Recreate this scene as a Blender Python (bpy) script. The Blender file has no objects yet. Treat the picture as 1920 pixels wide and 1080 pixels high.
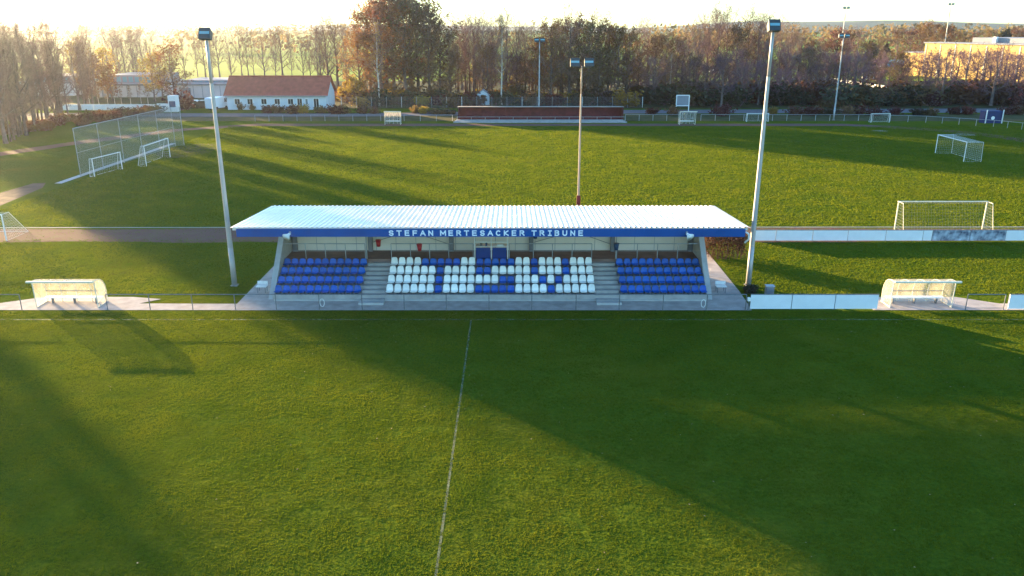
import bpy, bmesh, math, random
from mathutils import Vector, Matrix
R = math.radians
scene = bpy.context.scene
C = scene.collection

# ------------------------------------------------------------------ camera, sky, sun, exposure
CAMH, PITCH, F = 15.8, R(18.3), 1496.0
cam_d = bpy.data.cameras.new("camera"); cam = bpy.data.objects.new("camera", cam_d); C.objects.link(cam)
cam.location = (0, 0, CAMH); cam.rotation_euler = (R(90) - PITCH, 0, 0)
cam_d.sensor_width = 36; cam_d.lens = 36 * F / 1920; cam_d.clip_end = 12000; cam_d.clip_start = 0.5
scene.camera = cam

SUN_EL, SUN_AZ = R(7.4), R(-45)          # azimuth measured from +Y towards +X
world = bpy.data.worlds.new("World"); scene.world = world; world.use_nodes = True
wn = world.node_tree.nodes; wl = world.node_tree.links
bg = wn["Background"]
sky = wn.new("ShaderNodeTexSky"); sky.sky_type = 'NISHITA'; sky.sun_disc = False
sky.sun_elevation = SUN_EL; sky.sun_rotation = SUN_AZ
sky.air_density = 1.0; sky.dust_density = 0.25; sky.ozone_density = 1.0; sky.altitude = 100
tint = wn.new("ShaderNodeMix"); tint.data_type = 'RGBA'; tint.blend_type = 'MULTIPLY'; tint.inputs[0].default_value = 1   # cool white balance of the camera
tint.inputs[7].default_value = (0.71, 1.11, 1.58, 1); wl.new(sky.outputs[0], tint.inputs[6]); wl.new(tint.outputs[2], bg.inputs[0]); bg.inputs[1].default_value = 0.071
sd = bpy.data.lights.new("sun", 'SUN'); sun = bpy.data.objects.new("sun", sd); C.objects.link(sun)
sd.energy = 5.0; sd.angle = R(0.55); sd.color = (1.0, 0.70, 0.36)
S = Vector((math.sin(SUN_AZ) * math.cos(SUN_EL), math.cos(SUN_AZ) * math.cos(SUN_EL), math.sin(SUN_EL)))
sun.rotation_euler = S.to_track_quat('Z', 'Y').to_euler()
sun.location = S * 50
vs = scene.view_settings
vs.view_transform = 'Standard'; vs.look = 'None'; vs.gamma = 1; vs.exposure = 2.85
vs.use_curve_mapping = False
cy = scene.cycles
cy.max_bounces = 6; cy.diffuse_bounces = 3; cy.glossy_bounces = 2; cy.transmission_bounces = 4
cy.transparent_max_bounces = 8; cy.volume_bounces = 0; cy.use_denoising = True
cy.caustics_reflective = False; cy.caustics_refractive = False

# ------------------------------------------------------------------ helpers
def ray(px, py):
    u = (px - 960) / F; v = (540 - py) / F
    return (u, math.cos(PITCH) + v * math.sin(PITCH), -math.sin(PITCH) + v * math.cos(PITCH))
def gnd(px, py, z=0.0):                   # the ground point seen at a photo pixel
    x, y, zz = ray(px, py); t = (z - CAMH) / zz
    return (x * t, y * t)
def aty(px, py, Y):                       # point seen at a pixel, at distance Y
    x, y, zz = ray(px, py); t = Y / y
    return (x * t, Y, CAMH + zz * t)

class MB:
    def __init__(s): s.v = []; s.f = []
    def quad(s, a, b, c, d):
        n = len(s.v); s.v += [tuple(a), tuple(b), tuple(c), tuple(d)]; s.f.append((n, n+1, n+2, n+3)); return s
    def tri(s, a, b, c):
        n = len(s.v); s.v += [a, b, c]; s.f.append((n, n+1, n+2)); return s
    def box(s, x0, x1, y0, y1, z0, z1):
        n = len(s.v)
        s.v += [(x0,y0,z0),(x1,y0,z0),(x1,y1,z0),(x0,y1,z0),(x0,y0,z1),(x1,y0,z1),(x1,y1,z1),(x0,y1,z1)]
        s.f += [tuple(n+i for i in q) for q in ((3,2,1,0),(4,5,6,7),(0,1,5,4),(1,2,6,5),(2,3,7,6),(3,0,4,7))]
        return s
    def bbox(s, x0, x1, y0, y1, z0, z1, b=0.02):   # box with chamfered vertical and top edges
        pr = lambda i, z: [(x0+i,y0+b,z),(x0+b,y0+i,z),(x1-b,y0+i,z),(x1-i,y0+b,z),(x1-i,y1-b,z),(x1-b,y1-i,z),(x0+b,y1-i,z),(x0+i,y1-b,z)]
        n = len(s.v); s.v += pr(0,z0) + pr(0,z1-b) + pr(b*.7,z1)
        for k in (0, 8):
            for i in range(8):
                j = (i+1) % 8; s.f.append((n+k+i, n+k+j, n+k+8+j, n+k+8+i))
        s.f.append(tuple(n+16+i for i in range(8))); s.f.append(tuple(n+7-i for i in range(8)))
        return s
    def tube(s, p, q, r0, r1=None, n=8, cap=True):
        if r1 is None: r1 = r0
        p = Vector(p); q = Vector(q); d = (q - p)
        if d.length < 1e-6: return s
        d.normalize(); a = d.orthogonal().normalized(); b = d.cross(a)
        k = len(s.v)
        for c, r in ((p, r0), (q, r1)):
            for i in range(n):
                t = 2*math.pi*i/n; o = a*(math.cos(t)*r) + b*(math.sin(t)*r); s.v.append(tuple(c+o))
        for i in range(n):
            j = (i+1) % n; s.f.append((k+i, k+j, k+n+j, k+n+i))
        if cap:
            s.f.append(tuple(k+n-1-i for i in range(n))); s.f.append(tuple(k+n+i for i in range(n)))
        return s
    def path(s, pts, r, n=8):
        for a, b in zip(pts[:-1], pts[1:]): s.tube(a, b, r, r, n)
        return s
    def prism(s, prof, x0, x1):            # closed (y,z) profile extruded along x
        n = len(prof); k = len(s.v)
        s.v += [(x0, y, z) for y, z in prof] + [(x1, y, z) for y, z in prof]
        for i in range(n):
            j = (i+1) % n; s.f.append((k+i, k+j, k+n+j, k+n+i))
        s.f.append(tuple(k+n-1-i for i in range(n))); s.f.append(tuple(k+n+i for i in range(n)))
        return s
    def poly(s, pts):
        n = len(s.v); s.v += [tuple(p) for p in pts]; s.f.append(tuple(range(n, n+len(pts)))); return s
    def build(s, name, m, parent=None, smooth=False):
        o0 = Vector(parent['_o']) if parent is not None and '_o' in parent else Vector((0,0,0))
        me = bpy.data.meshes.new(name)
        me.from_pydata([tuple(Vector(v) - o0) for v in s.v] if o0.length else s.v, [], s.f)
        if smooth: me.polygons.foreach_set('use_smooth', [True]*len(me.polygons))
        me.materials.append(m); me.update()
        o = bpy.data.objects.new(name, me); C.objects.link(o)
        if parent is not None: o.parent = parent; o['_o'] = tuple(o0)
        return o

def tag(o, label=None, cat=None, group=None, kind=None):
    if label: o['label'] = label
    if cat: o['category'] = cat
    if group: o['group'] = group
    if kind: o['kind'] = kind
    return o
def thing(name, loc, label, cat, group=None):
    o = bpy.data.objects.new(name, None); C.objects.link(o); o.location = loc; o['_o'] = tuple(loc)
    o.empty_display_size = 0.3
    return tag(o, label, cat, group)
def kids(o): return [c for c in bpy.data.objects if c.parent == o]
def dup(root, loc, rz=None, sc=None, label=None, group=None, ch=None):
    r = root.copy(); C.objects.link(r); r.location = loc
    if rz is not None: r.rotation_euler = (0, 0, rz)
    if sc is not None: r.scale = sc
    if label: r['label'] = label
    if group: r['group'] = group
    for c in (ch if ch is not None else kids(root)):
        d = c.copy(); C.objects.link(d); d.parent = r
        if ch is None:
            for g in kids(c):
                e = g.copy(); C.objects.link(e); e.parent = d
    return r

# ------------------------------------------------------------------ materials
def mat(name, col, rough=0.8, var=0.0, scale=4.0, bump=0.0, bscale=20.0, metal=0.0, transl=0.0, hue=0.0, spec=0.3, col2=None, detail=4.0, alpha=1.0, vr=(.75,1.3)):
    m = bpy.data.materials.new(name); m.use_nodes = True
    nt = m.node_tree; N = nt.nodes; L = nt.links
    p = N["Principled BSDF"]; p.inputs["Roughness"].default_value = rough; p.inputs["Metallic"].default_value = metal
    p.inputs["Specular IOR Level"].default_value = spec
    p.inputs["Alpha"].default_value = alpha
    src = None
    tc = N.new("ShaderNodeTexCoord")
    if var or col2:
        nz = N.new("ShaderNodeTexNoise"); nz.inputs["Scale"].default_value = scale; nz.inputs["Detail"].default_value = detail
        L.new(tc.outputs["Object"], nz.inputs["Vector"])
        rp = N.new("ShaderNodeValToRGB")
        c1 = [max(0, c*(1-var)) for c in col]; c2 = list(col2) if col2 else [min(1, c*(1+var)) for c in col]
        rp.color_ramp.elements[0].position = 0.3; rp.color_ramp.elements[1].position = 0.7
        rp.color_ramp.elements[0].color = (*c1, 1); rp.color_ramp.elements[1].color = (*c2, 1)
        L.new(nz.outputs["Fac"], rp.inputs[0]); src = rp.outputs[0]
    if hue:
        oi = N.new("ShaderNodeObjectInfo"); hs = N.new("ShaderNodeHueSaturation")
        mr = N.new("ShaderNodeMapRange"); mr.inputs[3].default_value = 0.5-hue; mr.inputs[4].default_value = 0.5+hue
        mv = N.new("ShaderNodeMapRange"); mv.inputs[3].default_value = vr[0]; mv.inputs[4].default_value = vr[1]
        mu = N.new("ShaderNodeMath"); mu.operation = 'FRACT'; mx = N.new("ShaderNodeMath"); mx.operation = 'MULTIPLY'; mx.inputs[1].default_value = 7.31
        L.new(oi.outputs["Random"], mr.inputs[0]); L.new(oi.outputs["Random"], mx.inputs[0]); L.new(mx.outputs[0], mu.inputs[0]); L.new(mu.outputs[0], mv.inputs[0])
        L.new(mr.outputs[0], hs.inputs["Hue"]); L.new(mv.outputs[0], hs.inputs["Value"])
        if src is not None: L.new(src, hs.inputs["Color"])
        else: hs.inputs["Color"].default_value = (*col, 1)
        src = hs.outputs[0]
    if src is not None: L.new(src, p.inputs["Base Color"])
    else: p.inputs["Base Color"].default_value = (*col, 1)
    if bump:
        nb = N.new("ShaderNodeTexNoise"); nb.inputs["Scale"].default_value = bscale; nb.inputs["Detail"].default_value = 5
        L.new(tc.outputs["Object"], nb.inputs["Vector"])
        b = N.new("ShaderNodeBump"); b.inputs["Strength"].default_value = 1.0; b.inputs["Distance"].default_value = bump
        L.new(nb.outputs["Fac"], b.inputs["Height"]); L.new(b.outputs[0], p.inputs["Normal"])
    if transl:
        t = N.new("ShaderNodeBsdfTranslucent"); mx = N.new("ShaderNodeMixShader"); mx.inputs[0].default_value = transl
        if src is not None: L.new(src, t.inputs[0])
        else: t.inputs[0].default_value = (*col, 1)
        L.new(p.outputs[0], mx.inputs[1]); L.new(t.outputs[0], mx.inputs[2]); L.new(mx.outputs[0], N["Material Output"].inputs[0])
    return m

def grass_mat(name, dark, light, dry, bump=0.035, stripes=0.0):
    m = bpy.data.materials.new(name); m.use_nodes = True
    try: m.use_bump_map_correction = False
    except Exception: pass
    nt = m.node_tree; N = nt.nodes; L = nt.links
    p = N["Principled BSDF"]; p.inputs["Roughness"].default_value = 0.9; p.inputs["Specular IOR Level"].default_value = 0.0
    tc = N.new("ShaderNodeTexCoord")
    def noise(sc, det=4, rough=0.6, vec=None):
        n = N.new("ShaderNodeTexNoise"); n.inputs["Scale"].default_value = sc; n.inputs["Detail"].default_value = det; n.inputs["Roughness"].default_value = rough
        L.new(vec or tc.outputs["Object"], n.inputs["Vector"]); return n.outputs["Fac"]
    def ramp(f, a, b, p0=.35, p1=.65):
        r = N.new("ShaderNodeValToRGB"); r.color_ramp.elements[0].position = p0; r.color_ramp.elements[1].position = p1
        r.color_ramp.elements[0].color = (*a, 1); r.color_ramp.elements[1].color = (*b, 1); L.new(f, r.inputs[0]); return r.outputs[0]
    def mix(f, a, b):
        x = N.new("ShaderNodeMix"); x.data_type = 'RGBA'
        if hasattr(f, 'node'): L.new(f, x.inputs[0])
        else: x.inputs[0].default_value = f
        L.new(a, x.inputs[6]); L.new(b, x.inputs[7]); return x.outputs[2]
    fine = ramp(noise(5.5, 5, 0.7), dark, light, .32, .68)
    big = ramp(noise(0.16, 4, .6), (0,0,0), (.75,.75,.75), .48, .72)
    dr = N.new("ShaderNodeRGB"); dr.outputs[0].default_value = (*dry, 1)
    col = mix(big, fine, dr.outputs[0])
    vb = ramp(noise(0.05, 3), (.9,.93,.9), (1.1,1.08,1.05), .3, .7)
    mm = N.new("ShaderNodeMix"); mm.data_type = 'RGBA'; mm.blend_type = 'MULTIPLY'; mm.inputs[0].default_value = 1
    L.new(col, mm.inputs[6]); L.new(vb, mm.inputs[7])
    L.new(mm.outputs[2], p.inputs["Base Color"])
    mp = N.new("ShaderNodeMapping"); mp.inputs["Scale"].default_value = (1, 1.0, 1); L.new(tc.outputs["Object"], mp.inputs["Vector"])
    h = N.new("ShaderNodeMath"); h.operation = 'ADD'
    L.new(noise(4.2, 6, .65, mp.outputs[0]), h.inputs[0])
    h2 = N.new("ShaderNodeMath"); h2.operation = 'MULTIPLY'; h2.inputs[1].default_value = 1.6; L.new(noise(0.9, 2, .5), h2.inputs[0])
    L.new(h2.outputs[0], h.inputs[1])
    b = N.new("ShaderNodeBump"); b.inputs["Strength"].default_value = 1; b.inputs["Distance"].default_value = bump
    L.new(h.outputs[0], b.inputs["Height"]); L.new(b.outputs[0], p.inputs["Normal"])
    return m

def worn_paint(name, col, thr=.5, sc=3.0):          # paint worn off in patches
    m = mat(name, col, .9, .15, 8)
    nt = m.node_tree; N = nt.nodes; L = nt.links; p = N["Principled BSDF"]
    tc = N.new("ShaderNodeTexCoord"); nz = N.new("ShaderNodeTexNoise"); nz.inputs["Scale"].default_value = sc; nz.inputs["Detail"].default_value = 6
    L.new(tc.outputs["Object"], nz.inputs["Vector"])
    mr = N.new("ShaderNodeMapRange"); mr.inputs[1].default_value = thr-.15; mr.inputs[2].default_value = thr+.15; mr.inputs[4].default_value = .8
    L.new(nz.outputs["Fac"], mr.inputs[0]); L.new(mr.outputs[0], p.inputs["Alpha"])
    return m

M = {}
M['grass'] = grass_mat('grass', (0.038,0.074,0.009), (0.104,0.134,0.011), (0.118,0.118,0.013), .16)
M['field'] = mat('field_green', (0.17,0.24,0.02), .9, .25, .02, spec=.04)
M['litter'] = mat('leaf_litter', (0.075,0.058,0.038), .95, .4, .35, col2=(0.06,0.075,0.022), spec=.04)
M['verge'] = mat('verge', (0.06,0.075,0.022), .95, .3, .5, col2=(0.10,0.085,0.04), spec=.04)
M['cinder'] = mat('cinder', (0.18,0.088,0.078), .95, .25, .9, bump=.03, bscale=9, detail=8, col2=(0.135,0.092,0.060), spec=.04)
M['dirt'] = mat('dirt', (0.125,0.092,0.070), .95, .3, .9, bump=.03, bscale=8, detail=8, spec=.04)
M['sand'] = mat('sand', (0.24,0.22,0.17), .95, .2, 1.5, spec=.03)
M['asphalt'] = mat('asphalt', (0.15,0.135,0.14), .85, .15, 1.2, spec=.04)
M['paving'] = mat('paving', (0.40,0.355,0.315), .9, .18, 1.6, bump=.006, bscale=30, spec=.04)
M['concrete'] = mat('concrete', (0.36,0.345,0.325), .9, .18, 1.4, bump=.004, bscale=25)
M['conc_light'] = mat('concrete_light', (0.42,0.42,0.40), .85, .12, 2)
M['walkfloor'] = mat('walkway_floor', (0.23,0.145,0.115), .9, .2, 1.3)
M['roofw'] = mat('roof_white', (0.96,0.78,0.62), .34, .07, .9, spec=.5)
M['blue'] = mat('fascia_blue', (0.003,0.068,0.27), .7, .12, .8)
M['lettering'] = mat('letter_white', (0.75,0.82,0.86), .5)
M['navy'] = mat('navy_cover', (0.012,0.025,0.10), .6, .2, 1.5)
M['cream'] = mat('cream_wall', (0.80,0.72,0.62), .8, .06, .7)
M['steel'] = mat('galvanised_steel', (0.36,0.37,0.38), .5, .15, 3, metal=.3)
M['steel_dk'] = mat('rail_steel', (0.17,0.18,0.19), .55, .2, 4, metal=.3)
M['colgrey'] = mat('column_grey', (0.20,0.20,0.215), .7, .1, 2)
M['mast'] = mat('mast_paint', (0.40,0.39,0.38), .5, .10, 1.5, metal=.25)
M['tanpole'] = mat('tan_pole', (0.34,0.27,0.21), .6, .15, 1.5)
M['lampbox'] = mat('lamp_housing', (0.05,0.06,0.065), .5)
M['glass'] = mat('lamp_glass', (0.16,0.36,0.42), .25, spec=.6)
M['seatblue'] = mat('seat_blue', (0.002,0.095,0.42), .45, .12, 5, spec=.4, hue=.004, vr=(.82,1.12))
M['deskblue'] = mat('desk_blue', (0.003,0.045,0.22), .6, .1, 3)
M['seatwhite'] = mat('seat_white', (0.90,0.89,0.82), .45, .06, 6, spec=.4, hue=.003, vr=(.9,1.06))
M['white'] = mat('white_paint', (0.78,0.78,0.74), .5, .06, 3)
M['cream_frame'] = mat('frame_cream', (0.72,0.67,0.52), .5, .08, 4)
M['board'] = mat('board_white', (0.74,0.78,0.80), .5, .06, 1.2)
M['board_dark'] = mat('board_faded_blue', (0.05,0.07,0.15), .6, .5, 2.2, col2=(0.50,0.58,0.66), detail=6)
M['red'] = mat('bin_red', (0.42,0.02,0.03), .5)
M['binblue'] = mat('bin_blue', (0.03,0.07,0.15), .5)
M['maroon'] = mat('maroon_wall', (0.11,0.018,0.022), .8, .25, 1.5)
M['shelterroof'] = mat('shelter_roof', (0.30,0.24,0.20), .8, .15, 1)
M['terracotta'] = mat('terracotta', (0.38,0.082,0.050), .85, .2, 1.2, bump=.03, bscale=6)
M['bluewhite'] = mat('render_bluewhite', (0.62,0.66,0.68), .85, .06, .8)
M['darkglass'] = mat('dark_glass', (0.02,0.025,0.03), .15, spec=.6)
M['hallwhite'] = mat('hall_white', (0.66,0.62,0.60), .8, .08, .5)
M['hallgrey'] = mat('hall_roof', (0.24,0.25,0.27), .7, .1, .5)
M['yellowwall'] = mat('yellow_wall', (0.80,0.52,0.15), .8, .1, .3)
M['teal'] = mat('teal_canopy', (0.02,0.16,0.26), .5, .2, .5)
M['net'] = mat('net', (0.62,0.63,0.62), .8)
M['netdark'] = mat('net_dark', (0.22,0.25,0.24), .8)
M['tyre'] = mat('tyre', (0.02,0.02,0.02), .8)
M['plexi'] = mat('plexi', (0.62,0.59,0.50), .3, .25, 1.5, transl=.5)
_m = M['plexi']; _N = _m.node_tree.nodes; _L = _m.node_tree.links; _o = _N["Material Output"]; _sh = _o.inputs[0].links[0].from_socket
_t = _N.new("ShaderNodeBsdfTransparent"); _x = _N.new("ShaderNodeMixShader"); _x.inputs[0].default_value = .36
_L.new(_t.outputs[0], _x.inputs[1]); _L.new(_sh, _x.inputs[2]); _L.new(_x.outputs[0], _o.inputs[0])
M['bark'] = mat('bark', (0.14,0.10,0.09), .95, .25, 3, hue=.01)
M['birchbark'] = mat('birch_bark', (0.52,0.47,0.40), .9, .35, 2.5)
M['twig'] = mat('twig', (0.205,0.122,0.100), .9, .2, .6, hue=.02)
M['twig_dark'] = mat('twig_dark', (0.165,0.092,0.105), .9, .2, .6, hue=.02)
M['leaf_orange'] = mat('leaf_orange', (0.36,0.135,0.025), .8, .35, .35, transl=.5, hue=.03, col2=(0.22,0.15,0.05))
M['leaf_brown'] = mat('leaf_brown', (0.20,0.090,0.046), .85, .3, .35, transl=.4, hue=.03, col2=(0.15,0.12,0.04))
M['leaf_yellow'] = mat('leaf_yellow', (0.36,0.24,0.030), .8, .25, .5, transl=.5, hue=.02)
M['leaf_green'] = mat('leaf_green', (0.060,0.060,0.028), .85, .3, .4, transl=.3, hue=.03)
M['leaf_red'] = mat('leaf_red', (0.17,0.035,0.030), .85, .35, .6, transl=.4, hue=.03, col2=(0.10,0.05,0.025))
M['hedge'] = mat('hedge_leaf', (0.10,0.026,0.026), .85, .5, 1.2, transl=.3, col2=(0.13,0.075,0.025))

# ------------------------------------------------------------------ ground, roads, water, hills
def sheet(name, pts, z, m):
    mb = MB(); mb.poly([(x, y, z) for x, y in pts]); return tag(mb.build(name, m), kind='structure')
g = MB(); xs = [-2900,-1200,-500,-200,-100,-60,-30,0,30,60,100,200,500,1200,2900]; ys = [-300,-60,0,15,30,45,60,80,110,140,180,300,700,1500,2950]
for i in range(len(xs)-1):
    for j in range(len(ys)-1):
        g.quad((xs[i],ys[j],0),(xs[i+1],ys[j],0),(xs[i+1],ys[j+1],0),(xs[i],ys[j+1],0))
tag(g.build('ground', M['grass']), kind='structure')
sheet('verge', [(-230,139),(230,139),(230,150),(-230,150)], .004, M['verge'])
sheet('woodland_floor', [(-420,160.5),(420,160.5),(420,240),(-420,240)], .006, M['litter'])
sheet('crop_field', [(-900,240.5),(-60,240.5),(60,240.5),(900,240.5),(1500,1400),(-1500,1400)], .03, M['field'])
sheet('road', [(-260,152),(-30,151.5),(22,157.6),(80,160.2),(260,164),(260,155.5),(80,152.6),(22,151.0),(-30,146),(-260,146.2)][::-1], .012, M['asphalt'])

def ribbon(name, pts, w, z, m):
    mb = MB(); L_, R_ = [], []
    rng = random.Random(5)
    for i, p in enumerate(pts):
        a = Vector(pts[max(0,i-1)]); b = Vector(pts[min(len(pts)-1,i+1)]); d = (b-a).normalized(); n = Vector((-d.y, d.x))
        k = w*.5*(1+rng.uniform(-.12,.12)); L_.append(Vector(p)+n*k); R_.append(Vector(p)-n*k)
    for i in range(len(pts)-1):
        mb.quad((*R_[i],z),(*R_[i+1],z),(*L_[i+1],z),(*L_[i],z))
    return tag(mb.build(name, m), kind='structure')
def dense(pts, n=8):
    out = []
    for a, b in zip(pts[:-1], pts[1:]):
        for k in range(n): out.append((a[0]+(b[0]-a[0])*k/n, a[1]+(b[1]-a[1])*k/n))
    return out + [pts[-1]]
ribbon('cinder_track', dense([gnd(-260,330), gnd(-120,305), gnd(0,289), gnd(150,267), gnd(330,244), gnd(480,234)] + [(x,133.6) for x in (-30,0,30,55)] + [gnd(1720,241), gnd(1830,250), gnd(1920,263), gnd(2080,292)], 6), 3.2, .008, M['cinder'])
ribbon('cinder_strip', dense([(-75,61.0),(-40,61.0),(0,61.0),(30,61.2),(75,61.4)], 14), 4.2, .009, M['cinder'])
ribbon('track_kerb', [(-75,63.35),(75,63.75)], .14, .02, M['conc_light'])
sheet('dirt_path', [gnd(-60,420), gnd(0,386), gnd(80,352), gnd(86,343), gnd(62,344), gnd(0,362), gnd(-60,378)], .011, M['dirt'])
rk = ribbon('gutter_strip', [(-47.4,82.5),(-47.3,96),(-47.2,112)], .75, .015, M['conc_light'])
for k, (px, py, rx, ry) in enumerate([(1806,252.5,1.9,1.4),(1650,245.5,1.3,.8)]):
    x0, y0 = gnd(px, py); sheet('sand_patch', [(x0+rx*math.cos(t*.4)*(1+.1*math.sin(3*t)), y0+ry*math.sin(t*.4)) for t in range(16)], .014, M['sand'])
x0, y0 = gnd(355, 282)
sheet('worn_patch', [(x0+3.2*math.cos(t*.4)*(1+.2*math.sin(3*t)), y0+6.5*math.sin(t*.4)) for t in range(16)], .010, M['verge'])
# pitch lines of the near pitch
M['line'] = worn_paint('pitch_line', (0.17,0.19,0.09), .48)
M['line2'] = worn_paint('pitch_line_faint', (0.16,0.19,0.09), .52)
mb = MB(); mb.box(-2.345,-2.255,5,42.0,.002,.008); tag(mb.build('halfway_line', M['line']), kind='structure')
mb = MB(); mb.box(-52,52,42.05,42.17,.002,.008); tag(mb.build('touchline', M['line2']), kind='structure')
# paving round the stand
sheet('paving', [(-16.35,43.62),(13.95,43.62),(14.15,47),(14.3,60),(-16.4,60)], .016, M['paving'])
sheet('path', [(-31,43.65),(-16.36,43.65),(-16.36,44.75),(-22.2,44.8),(-21.2,45.6),(-23.1,46.0),(-28.5,46.0),(-31,44.6)], .016, M['paving'])
sheet('path', [(21.0,43.65),(36.5,43.65),(36.5,44.7),(29,44.8),(27,46.0),(21,46.0)], .016, M['paving'])
# far hills
def ridge(name, x0, x1, Y, h, seed, m):
    rng = random.Random(seed); mb = MB(); n = 70; prev = None
    ph = [rng.uniform(0,6) for _ in range(4)]
    for i in range(n+1):
        t = i/n; x = x0+(x1-x0)*t
        z = h*(.62+.22*math.sin(t*5+ph[0])+.12*math.sin(t*13+ph[1])+.04*math.sin(t*37+ph[2])) * min(1, 6*t, 6*(1-t))
        cur = [(x,Y-260,-.5),(x,Y-90,z*.7),(x,Y,z),(x,Y+120,z*.6),(x,Y+200,-.5)]
        if prev:
            for a in range(4): mb.quad(prev[a],cur[a],cur[a+1],prev[a+1])
        prev = cur
    return tag(mb.build(name, m, smooth=True), kind='structure')
M['hill'] = mat('hill', (0.09,0.10,0.07), .95, .3, .02, col2=(0.15,0.16,0.08))
ridge('hills', 150, 2400, 1900, 30, 3, M['hill']); ridge('hills', -1900, 500, 2500, 26, 8, M['hill']); ridge('hills', 500, 2600, 2600, 36, 12, M['hill'])

# ------------------------------------------------------------------ GRANDSTAND
SX0, SX1 = -14.7, 12.1; Y0 = 45.3; DY = .78; Z1 = .37; DZ = .335
def lvl(r): return Z1 + DZ*r
WZ = lvl(4); WY = Y0 + 4*DY; BW = 50.5
st = thing('grandstand', (-1.3, 44, 0), 'small roofed football stand with white corrugated roof and blue lettered fascia', 'grandstand')
def rz(y): return 4.86 - (y-44)*.0665              # roof top surface
mb = MB(); prof = []
per = .295; n = int(29.46/per); rng = random.Random(2)
xs_ = []
for i in range(n):
    x = -15.98 + i*per
    xs_ += [(x,0),(x+.17,0),(x+.20,.045),(x+.265,.045)]
xs_.append((13.49,0))
for (xa,ha),(xb,hb) in zip(xs_[:-1], xs_[1:]):
    for ya, yb in ((43.9,48.0),(48.0,52.1)):
        mb.quad((xa,ya,rz(ya)+ha),(xb,ya,rz(ya)+hb),(xb,yb,rz(yb)+hb),(xa,yb,rz(yb)+ha))
mb.build('roof', M['roofw'], st)
mb = MB(); mb.prism([(43.98,rz(43.98)-.03),(52.0,rz(52)-.03),(52.0,rz(52)-.16),(43.98,rz(43.98)-.16)], -15.85, 13.36)
mb.build('roof_deck', M['cream'], st)
mb = MB(); mb.bbox(-15.6,13.2,43.82,43.96,4.36,4.80,.01); fas = mb.build('fascia', M['blue'], st)
for x in (-14.15,-9.23,-3.95,1.25,6.56,11.8):
    mb = MB(); mb.prism([(44.0,4.42),(44.0,4.62),(50.1,rz(50.1)-.17),(50.1,rz(50.1)-.55)], x-.09, x+.09); mb.build('roof_beam', M['colgrey'], st)
# lettering
def arc(cx, cy, rx, ry, a0, a1, n=7): return [(cx+rx*math.cos(R(a0+(a1-a0)*k/n)), cy+ry*math.sin(R(a0+(a1-a0)*k/n))) for k in range(n+1)]
GL = {'S':[arc(.5,.74,.40,.26,20,270)+arc(.5,.26,.42,.26,90,-160)[1:]], 'T':[[(0,1),(1,1)],[(.5,1),(.5,0)]], 'E':[[(.92,1),(.08,1),(.08,0),(.95,0)],[(.08,.52),(.85,.52)]],
 'F':[[(.92,1),(.08,1),(.08,0)],[(.08,.50),(.82,.50)]], 'A':[[(-.04,0),(.5,1),(1.04,0)],[(.2,.34),(.8,.34)]], 'N':[[(.06,0),(.06,1),(.94,0),(.94,1)]],
 'M':[[(-.02,0),(-.02,1),(.5,.30),(1.02,1),(1.02,0)]], 'R':[[(.08,0),(.08,1),(.55,1)]+arc(.55,.76,.33,.24,90,-90)[1:]+[(.08,.52)],[(.50,.52),(1.0,0)]],
 'C':[arc(.55,.5,.48,.5,50,310,10)], 'K':[[(.08,0),(.08,1)],[(.95,1),(.12,.50),(1.0,0)]], 'I':[[(.5,0),(.5,1)],[(.15,1),(.85,1)],[(.15,0),(.85,0)]],
 'B':[[(.08,0),(.08,1),(.55,1)]+arc(.55,.77,.30,.23,90,-90)[1:]+[(.08,.54)],[(.55,.54)]+arc(.55,.27,.36,.27,90,-90)[1:]+[(.08,0)]], 'U':[[(.06,1),(.06,.36)]+arc(.5,.36,.44,.36,180,360)[1:]+[(.94,1)]]}
def letter(ch, x0, z0, w, h, th):
    mb = MB(); c = 0
    for pl in GL[ch]:
        for (ax,az),(bx_,bz) in zip(pl[:-1], pl[1:]):
            a = Vector((x0+ax*w, z0+th/2+az*(h-th))); b = Vector((x0+bx_*w, z0+th/2+bz*(h-th))); d = (b-a).normalized(); n_ = Vector((-d.y,d.x))*th/2; a = a-d*th*.42; b = b+d*th*.42
            yf = 43.800-.0007*(c % 9); c += 1; k = len(mb.v)
            for y in (yf, 43.818): mb.v += [(a.x-n_.x,y,a.y-n_.y),(b.x-n_.x,y,b.y-n_.y),(b.x+n_.x,y,b.y+n_.y),(a.x+n_.x,y,a.y+n_.y)]
            mb.f += [tuple(k+q for q in f) for f in ((0,1,2,3),(0,4,5,1),(1,5,6,2),(2,6,7,3),(3,7,4,0))]
    return mb.build('letter', M['lettering'], fas)
xc = -6.95
for word in ('STEFAN','MERTESACKER','TRIBUNE'):
    for ch in word:
        letter(ch, xc, 4.42, .235 if ch not in 'M' else .26, .325, .066); xc += .4475 if ch != 'I' else .40
    xc += .235
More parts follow.
